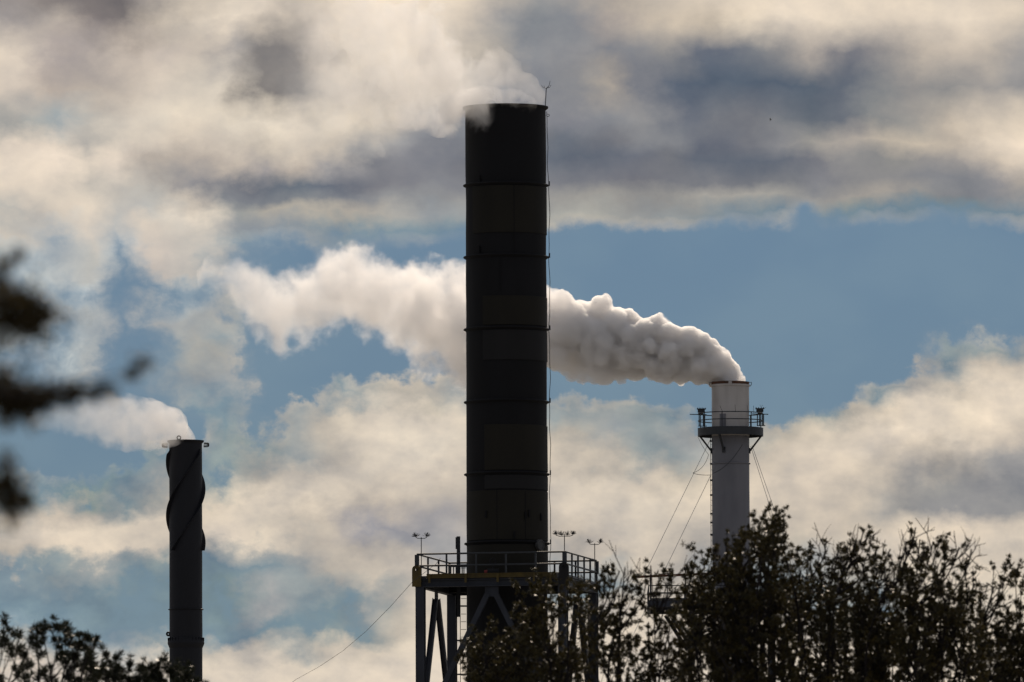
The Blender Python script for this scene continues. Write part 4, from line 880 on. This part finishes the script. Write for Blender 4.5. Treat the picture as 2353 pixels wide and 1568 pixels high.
# near tree: only the ends of a few boughs reach into the left of the view, out of focus
def near_tree():
    global RNG
    RNG = np.random.default_rng(33); D = 48.0
    foot = Vector((at(-1050, 900, D).x, D, -0.03)); root = empty('tree', Vector((foot.x, D, 0)), 'near tree whose blurred bough ends hang in at the left edge', 'tree')
    tb = MB(); lb = tb; P = []; Dr = []; Ln = []; Wd = []
    head = Vector((foot.x + .1, D, 5.6)); tb.tube(path_between(foot, head, 10, .06, .9), [.17 - .008 * k for k in range(10)], 12)
    def sprig(c, r, k):
        for _ in range(k):
            d = rv().normalized(); P.append(c + d * r * abs(RNG.normal()) * .72); Dr.append((rv() + Vector((.5, 0, -.1))).normalized()); l = RNG.uniform(.022, .048); Ln.append(l); Wd.append(l * .42)
    # boughs: pixel path (left outside to tip inside), clusters (px, py, radius px, leaves)
    boughs = [([(-900, 1000), (-500, 900), (-200, 700), (-20, 640), (40, 592)], [(36, 585, 16, 12), (5, 600, 14, 14), (2, 650, 18, 30)]),
              ([(-900, 1010), (-450, 900), (-150, 760), (0, 720), (70, 720)], [(62, 700, 40, 90), (70, 745, 40, 110), (100, 722, 22, 34), (20, 735, 36, 60), (-10, 690, 40, 80), (-40, 750, 60, 110), (30, 690, 24, 28)]),
              ([(-900, 1030), (-400, 980), (-100, 900), (60, 905), (180, 905), (262, 890)], [(-20, 900, 55, 160), (30, 905, 45, 150), (75, 925, 36, 110), (110, 905, 24, 50), (150, 905, 22, 34), (185, 905, 18, 26), (215, 905, 12, 10), (243, 895, 13, 13), (20, 945, 30, 36), (5, 860, 22, 18)]),
              ([(60, 905), (160, 880), (240, 868), (290, 858), (325, 830)], [(300, 858, 15, 15), (325, 833, 13, 11)]),
              ([(-900, 1060), (-450, 1060), (-120, 1070), (-10, 1100), (40, 1150)], [(12, 1065, 20, 16), (14, 1110, 24, 44), (32, 1145, 27, 60), (55, 1150, 20, 26), (10, 1160, 28, 40), (30, 1185, 16, 9), (-30, 1120, 50, 90)])]
    for path, cl in boughs:
        pts = []
        dy = RNG.uniform(-.5, .5)
        for i in range(len(path) - 1):
            for t in np.linspace(0, 1, 5)[:-1]: pts.append(at(path[i][0] + (path[i + 1][0] - path[i][0]) * t, path[i][1] + (path[i + 1][1] - path[i][1]) * t, D + dy * (i + t) / len(path)) + rv() * .006)
        pts.append(at(*path[-1], D + dy)); n = len(pts)
        if path[0][0] < -800: pts[0] = Vector((foot.x + .08, D, pts[0].z))
        tb.tube(pts, [.030 * (1 - i / n) ** 1.8 + .0014 for i in range(n)] if path[0][0] < -800 else [.004 * (1 - .6 * i / n) for i in range(n)], 7)
        for x, y, r, k in cl:
            c = at(x, y, D + dy); r_ = r * 1.3 * mpp(D)
            near = min(pts, key=lambda p: (p - c).length)
            lb.tube([near, (near + c) / 2 + rv() * .01, c], [.003, .0025, .0015], 3, cap=False); sprig(c, r_, int(k * 2.7))
    # the rest of the crown, left of what the photograph shows
    for _ in range(130):
        c = Vector((foot.x + RNG.normal() * .55, D + RNG.normal() * .8, 5.2 + RNG.normal() * 1.1))
        if c.x > at(-260, 700, D).x or c.z < 2.6: continue
        a = min((Vector((foot.x + .05, D, z)) for z in (3.4, 4.2, 5.0, 5.55)), key=lambda q: (q - c).length); lb.tube(path_between(a, c, 5, .08, .6), [.012, .009, .006, .004, .002], 4, cap=False); sprig(c, .16, 60)
    tb.build('trunk', BARK, root, True)
    leaf_mesh('crown', np.array([tuple(p) for p in P]), np.array([tuple(d) for d in Dr]), Ln, Wd, LEAF3, root)
near_tree()

# ------------------------------------------------------------------ steam plumes: real volumes
def plume_mesh(name, puffs, voxel, disp, origin):
    """puffs: (centre, radius) -> one closed billowing hull"""
    bm = bmesh.new()
    for c, r in puffs:
        m = Matrix.Translation(Vector(c) - origin) @ Matrix.Diagonal((r, r, r, 1))
        bmesh.ops.create_icosphere(bm, subdivisions=2, radius=1.0, matrix=m)
    me = bpy.data.meshes.new(name + '_tmp'); bm.to_mesh(me); bm.free()
    o = bpy.data.objects.new(name + '_tmp', me); col.objects.link(o)
    md = o.modifiers.new('r', 'REMESH'); md.mode = 'VOXEL'; md.voxel_size = voxel
    for i, (size, strg) in enumerate(disp):
        tx = bpy.data.textures.new('puff%d' % i, 'CLOUDS'); tx.noise_scale = size; tx.noise_depth = 3; tx.noise_basis = 'ORIGINAL_PERLIN'
        dm = o.modifiers.new('d%d' % i, 'DISPLACE'); dm.texture = tx; dm.strength = strg; dm.mid_level = 0.5; dm.texture_coords = 'LOCAL'
    md = o.modifiers.new('r2', 'REMESH'); md.mode = 'VOXEL'; md.voxel_size = voxel      # the displaced lumps may fold: close them again
    dg = bpy.context.evaluated_depsgraph_get(); res = bpy.data.meshes.new_from_object(o.evaluated_get(dg), depsgraph=dg)
    bpy.data.objects.remove(o); bpy.data.meshes.remove(me)
    res.name = name; res.materials.clear()
    out = bpy.data.objects.new(name, res); col.objects.link(out); out.location = origin
    return out

def along(path, D, seed, n_core, n_skin, skin=(0.28, 0.5), depth_drift=0.0, depth_k=1.0):
    """path of (px, py, radius px) -> puffs: a core down the middle and lumps round the outside"""
    rng = np.random.default_rng(seed); p = np.array(path, float); s = mpp(D)
    seg = np.hypot(np.diff(p[:, 0]), np.diff(p[:, 1])); u = np.concatenate([[0], np.cumsum(seg)]); U = u[-1]; puffs = []
    def loc(t):
        return [np.interp(t, u, p[:, i]) for i in range(3)]
    t = 0.0
    while t < U:
        x, y, r = loc(t); c = at(x, y, D + depth_drift * t / U); puffs.append((c, r * s * 0.70)); t += r * 0.35
    for k in range(n_skin):
        # denser where the plume is thin
        t = U * rng.uniform() ** 1.35; x, y, r = loc(t); a = rng.uniform(0, 2 * math.pi); q = rng.uniform(*skin) * r * rng.uniform(.7, 1.25); q = min(q, r * .62)
        rr = (r - q) * rng.uniform(.86, 1.06)
        c = at(x + rng.normal() * 2, y - rr * math.sin(a), D + depth_drift * t / U); c.y += rr * s * math.cos(a) * depth_k
        puffs.append((c, q * s))
    return puffs

def smoke_mat(name, dens, noise_scale, detail, thr, fade=None, aniso=0.35, colr=(0.99, 0.985, 0.982), step=1.0, stretch=(1, 1, 1), warp=0.0, axis=None):
    """axis: (x downwind, y, z, radius, pull) along the plume: the steam thins away from it; thr: (low, high) of the noise that carves the steam; fade: list of (x metres downwind, density factor)"""
    m = bpy.data.materials.new(name); m.use_nodes = True; nt = m.node_tree; N = nt.nodes; L = nt.links; N.clear()
    out = N.new('ShaderNodeOutputMaterial'); pv = N.new('ShaderNodeVolumePrincipled'); L.new(pv.outputs[0], out.inputs['Volume'])
    pv.inputs['Color'].default_value = (*colr, 1); pv.inputs['Anisotropy'].default_value = aniso; pv.inputs['Density'].default_value = dens
    pv.inputs['Density Attribute'].default_value = ''
    m.cycles.volume_step_rate = step
    if thr is None and fade is None:
        m.cycles.homogeneous_volume = True; return m
    tc = N.new('ShaderNodeTexCoord'); d = None
    if thr is not None:
        mp = N.new('ShaderNodeMapping'); mp.inputs['Scale'].default_value = stretch; L.new(tc.outputs['Object'], mp.inputs[0]); vec = mp.outputs[0]
        n = N.new('ShaderNodeTexNoise'); n.inputs['Scale'].default_value = noise_scale; n.inputs['Detail'].default_value = detail; n.inputs['Roughness'].default_value = 0.58; n.inputs['Distortion'].default_value = warp
        L.new(vec, n.inputs['Vector'])
        thlo = thr
    if fade is not None:
        sx = N.new('ShaderNodeSeparateXYZ'); L.new(tc.outputs['Object'], sx.inputs[0])
        xm = max(f[0] for f in fade); mr = N.new('ShaderNodeMapRange'); L.new(sx.outputs[0], mr.inputs[0]); mr.inputs[1].default_value = 0.0; mr.inputs[2].default_value = -xm
        r = N.new('ShaderNodeValToRGB'); cr = r.color_ramp; L.new(mr.outputs[0], r.inputs[0])
        while len(cr.elements) < len(fade): cr.elements.new(0.5)
        for e, f in zip(cr.elements, fade): e.position = f[0] / xm
        for e, f in zip(cr.elements, fade): e.color = (f[1], f[2] if len(f) > 2 else 0, 0, 1)
        sc_ = N.new('ShaderNodeSeparateColor'); L.new(r.outputs[0], sc_.inputs[0]); dfac, tshift = sc_.outputs[0], sc_.outputs[1]
    if thr is not None:
        val = n.outputs['Fac']
        if fade is not None:
            sb = N.new('ShaderNodeMath'); sb.operation = 'SUBTRACT'; L.new(val, sb.inputs[0]); L.new(tshift, sb.inputs[1]); val = sb.outputs[0]
        if axis is not None:
            def curve_of(ix, lo, hi):
                rr = N.new('ShaderNodeValToRGB'); cr = rr.color_ramp; L.new(mr.outputs[0], rr.inputs[0]); pts = axis
                while len(cr.elements) < len(pts): cr.elements.new(0.5)
                for e, f in zip(cr.elements, pts): e.position = min(1, max(0, f[0] / xm))
                for e, f in zip(cr.elements, pts): v = (f[ix] - lo) / (hi - lo); e.color = (v, v, v, 1)
                o = N.new('ShaderNodeMapRange'); L.new(rr.outputs[0], o.inputs[0]); o.inputs[3].default_value = lo; o.inputs[4].default_value = hi; return o.outputs[0]
            def mth(op, a, b):
                q = N.new('ShaderNodeMath'); q.operation = op
                for i, x in enumerate((a, b)):
                    if isinstance(x, (int, float)): q.inputs[i].default_value = x
                    else: L.new(x, q.inputs[i])
                return q.outputs[0]
            dy = mth('SUBTRACT', sx.outputs[1], curve_of(1, -20, 20)); dz = mth('SUBTRACT', sx.outputs[2], curve_of(2, -5, 15))
            dist = mth('SQRT', mth('ADD', mth('MULTIPLY', dy, dy), mth('MULTIPLY', dz, dz)), 0)
            q = mth('DIVIDE', dist, curve_of(3, 0, 10))
            val = mth('ADD', val, mth('MULTIPLY', mth('SUBTRACT', 0.62, q), curve_of(4, 0, 1)))
        ms = N.new('ShaderNodeMapRange'); ms.interpolation_type = 'SMOOTHSTEP'; L.new(val, ms.inputs[0]); ms.inputs[1].default_value = thr[0]; ms.inputs[2].default_value = thr[1]
        d = ms.outputs[0]
    k = N.new('ShaderNodeMath'); k.operation = 'MULTIPLY'; k.inputs[1].default_value = dens
    if d is not None and fade is not None:
        q = N.new('ShaderNodeMath'); q.operation = 'MULTIPLY'; L.new(d, q.inputs[0]); L.new(dfac, q.inputs[1]); L.new(q.outputs[0], k.inputs[0])
    else: L.new(d if d is not None else dfac, k.inputs[0])
    L.new(k.outputs[0], pv.inputs['Density'])
    return m


def lobes(items, conv, D, seed, sub=12, subr=(0.25, 0.42), drift=0.0, x_ref=0.0, depth=0.5):
    """explicit lumps (x, y, radius in a detail's own units) each roughened by smaller lumps round it"""
    rng = np.random.default_rng(seed); out = []; s = mpp(D); ox, oy, k = conv
    for it in items:
        px, py, r = ox + it[0] * k, oy + it[1] * k, it[2] * k
        dd = D + drift * (x_ref - px) * s + rng.normal() * depth * r * s * .6 + (it[3] if len(it) > 3 else 0)
        c = at(px, py, dd); out.append((c, r * s * .93))
        for _ in range(sub):
            d = Vector(rng.normal(size=3)).normalized(); q = rng.uniform(*subr) * r * s
            out.append((c + d * (r * s - q * .55), q))
    return out

# white chimney's plume: dense and knobbly at the mouth, behind the tall chimney, then torn apart
path2 = [(1679, 893, 39), (1677, 876, 43), (1666, 854, 48), (1644, 838, 54), (1604, 820, 64), (1540, 806, 74), (1465, 798, 80), (1400, 784, 88), (1340, 778, 92), (1280, 764, 94), (1160, 764, 112), (1060, 762, 112), (980, 722, 100)]
o2 = Vector((base2.x, D2, zt2))
pf = along(path2, D2, 5, 0, 150, skin=(.24, .62), depth_drift=4.0)
pf += lobes([(500, 345, 95), (840, 390, 112), (860, 1010, 165), (1250, 900, 175), (1100, 530, 95), (1370, 610, 135), (1650, 705, 118), (1850, 785, 85), (1970, 885, 85), (2075, 1000, 75), (2150, 1085, 52), (1600, 1060, 95), (1450, 1070, 82), (1750, 1085, 70), (1330, 1080, 66), (655, 1060, 95), (560, 960, 150), (760, 1000, 150), (350, 400, 165), (400, 880, 150), (640, 760, 210), (1020, 1100, 52), (1900, 1100, 52)], (1177.6, 603.2, .2441), D2, 51, sub=6, subr=(.28, .5), drift=.15, x_ref=1679)
# beyond the tall chimney the plume is torn: a loose hull, with the ragged edge left to the steam itself
tail = [(1060, 762, 132), (980, 724, 132), (900, 700, 106), (840, 668, 114), (780, 658, 120), (725, 688, 104), (680, 712, 108), (640, 722, 116), (595, 694, 112), (550, 655, 86), (515, 628, 56)]
def drift2(px): return .15 * (1679 - px) * S2
for a_, b_ in zip(tail[:-1], tail[1:]):
    for t in np.linspace(0, 1, 4)[:-1]:
        x, y, r = [a_[i] + (b_[i] - a_[i]) * t for i in range(3)]; pf.append((at(x, y, D2 + drift2(x)), r * S2 * 1.18))
pf += lobes([(1150, 265, 110), (1380, 385, 105), (1780, 470, 115), (2080, 640, 140), (2000, 1000, 215), (2140, 1370, 125), (1900, 1310, 75), (700, 1090, 135), (690, 1230, 75), (320, 350, 110), (300, 1040, 100)], (459.6, 488.3, .2747), D2, 52, drift=.15, x_ref=1679)
pl2 = plume_mesh('steam_plume', pf, 0.08, ((1.3, 0.75), (0.45, 0.34), (0.17, 0.12)), o2)
def axis_of(path, D, o, drift, s, pull, near=()):
    out = []
    for (px, py, r), k in zip(path, pull):
        c = at(px, py, D + drift(px)) - o; out.append((-c.x, c.y, c.z, r * s, k))
    return list(near) + out
ax2_ = axis_of([(1679, 880, 60), (1600, 818, 72), (1465, 796, 92), (1280, 764, 112), (1160, 764, 130)] + tail, D2, o2, drift2, S2, [0, .04, .10, .16, .24, .28, .40, .45, .48, .5, .5, .5, .5, .5, .5, .5])
ax2_[0] = (0,) + ax2_[0][1:]
pl2.data.materials.append(smoke_mat('dense_steam', 2.6, 0.62, 6, (0.30, 0.52), [(0, 2.9, -.045), (6, 2.4, -.035), (11, 1.2, -.02), (16, .42, .03), (21, .30, .06), (27, .24, .085), (31, .16, .11), (34, .07, .14)], aniso=0.38, step=0.06, axis=ax2_))
tag(pl2, 'dense billowing white steam plume blown left from the white chimney, passing behind the tallest chimney', 'steam plume', 'steam plumes of the chimneys')
# slim chimney's plume
path3 = [(427, 1022, 34), (426, 1010, 37), (412, 995, 42), (384, 982, 50), (344, 976, 62), (294, 972, 70), (244, 965, 72), (194, 957, 62), (140, 958, 50), (100, 962, 38)]
o3 = Vector((base3.x, D3, zt3))
pl3 = plume_mesh('steam_plume', along(path3, D3, 6, 0, 200, skin=(.2, .42), depth_drift=-2) + [(at(x, y, D3 - 1), r * S3 * 1.02) for x, y, r in path3[3:]], 0.08, ((0.6, 0.2), (0.2, 0.12)), o3)
ax3_ = axis_of(path3, D3, o3, lambda px: -2 * (427 - px) / 330, S3, [0, 0, .03, .1, .2, .3, .4, .5, .55, .6]); ax3_[0] = (0,) + ax3_[0][1:]
pl3.data.materials.append(smoke_mat('soft_steam', 0.8, 1.1, 6, (0.28, 0.54), [(0, 1.3, -.03), (2.5, .55, .01), (5, .33, .045), (7, .2, .075), (8.6, .06, .12)], aniso=0.2, step=0.08, axis=ax3_))
tag(pl3, 'soft pale steam plume drifting left from the slim spiral chimney', 'steam plume', 'steam plumes of the chimneys')
# tall chimney's plume: thin, torn and wide, spilling down over the rim
o1 = Vector((base1.x, D1, ztop))
pf = lobes([(1350, 690, 55), (1335, 640, 75), (1290, 560, 80), (1260, 680, 100), (1240, 580, 95), (1130, 480, 115), (1130, 640, 100), (960, 560, 150), (1010, 370, 130), (830, 700, 150), (700, 800, 150), (625, 835, 80), (760, 850, 70), (500, 720, 190), (300, 760, 115), (262, 880, 38), (262, 960, 34), (300, 1030, 42), (370, 1070, 24), (160, 1010, 34), (100, 690, 150), (30, 800, 110), (-60, 790, 110), (700, 420, 220), (850, 200, 170), (560, 160, 230), (300, 450, 240), (0, 600, 210), (200, 170, 250), (-230, 520, 240), (-230, 180, 260)], (775.5, 0, .3418), D1, 71, sub=9, drift=.05, x_ref=1163, depth=.35)
pf += lobes([(850, 800, 205), (930, 760, 190), (1010, 740, 160), (1080, 722, 140), (1150, 710, 118), (1220, 705, 90), (1290, 700, 62), (880, 880, 130), (960, 820, 120), (1050, 780, 95), (800, 900, 130)], (775.5, 0, .3418), D1 - R1 - .6, 72, sub=8, depth=.1)
pl1 = plume_mesh('steam_plume', pf, 0.14, ((1.0, 0.4), (0.4, 0.25)), o1)
pl1.data.materials.append(smoke_mat('torn_steam', 0.62, 1.0, 6, (0.40, 0.63), [(0, .6, -.05), (1.0, 1.35, -.09), (2.4, 1.3, -.08), (5, .75, -.01), (8, .32, .02), (10.3, .0, .06), (13, .0, .08)], aniso=.25, axis=[(0, -1.3, 1.45, 2.6, .8), (0.8, -1.3, .75, 2.7, .8), (1.9, -1.2, .55, 2.7, .75), (3, -.3, 1.6, 3.6, .3), (5, 0, 2.5, 5, .22), (9, 0, 3.5, 7, .18), (13, 0, 4, 8, .15)], step=0.07, warp=0.55, stretch=(1, 1, .8)))
tag(pl1, 'wide torn white steam plume pouring off the tallest chimney toward the upper left', 'steam plume', 'steam plumes of the chimneys')
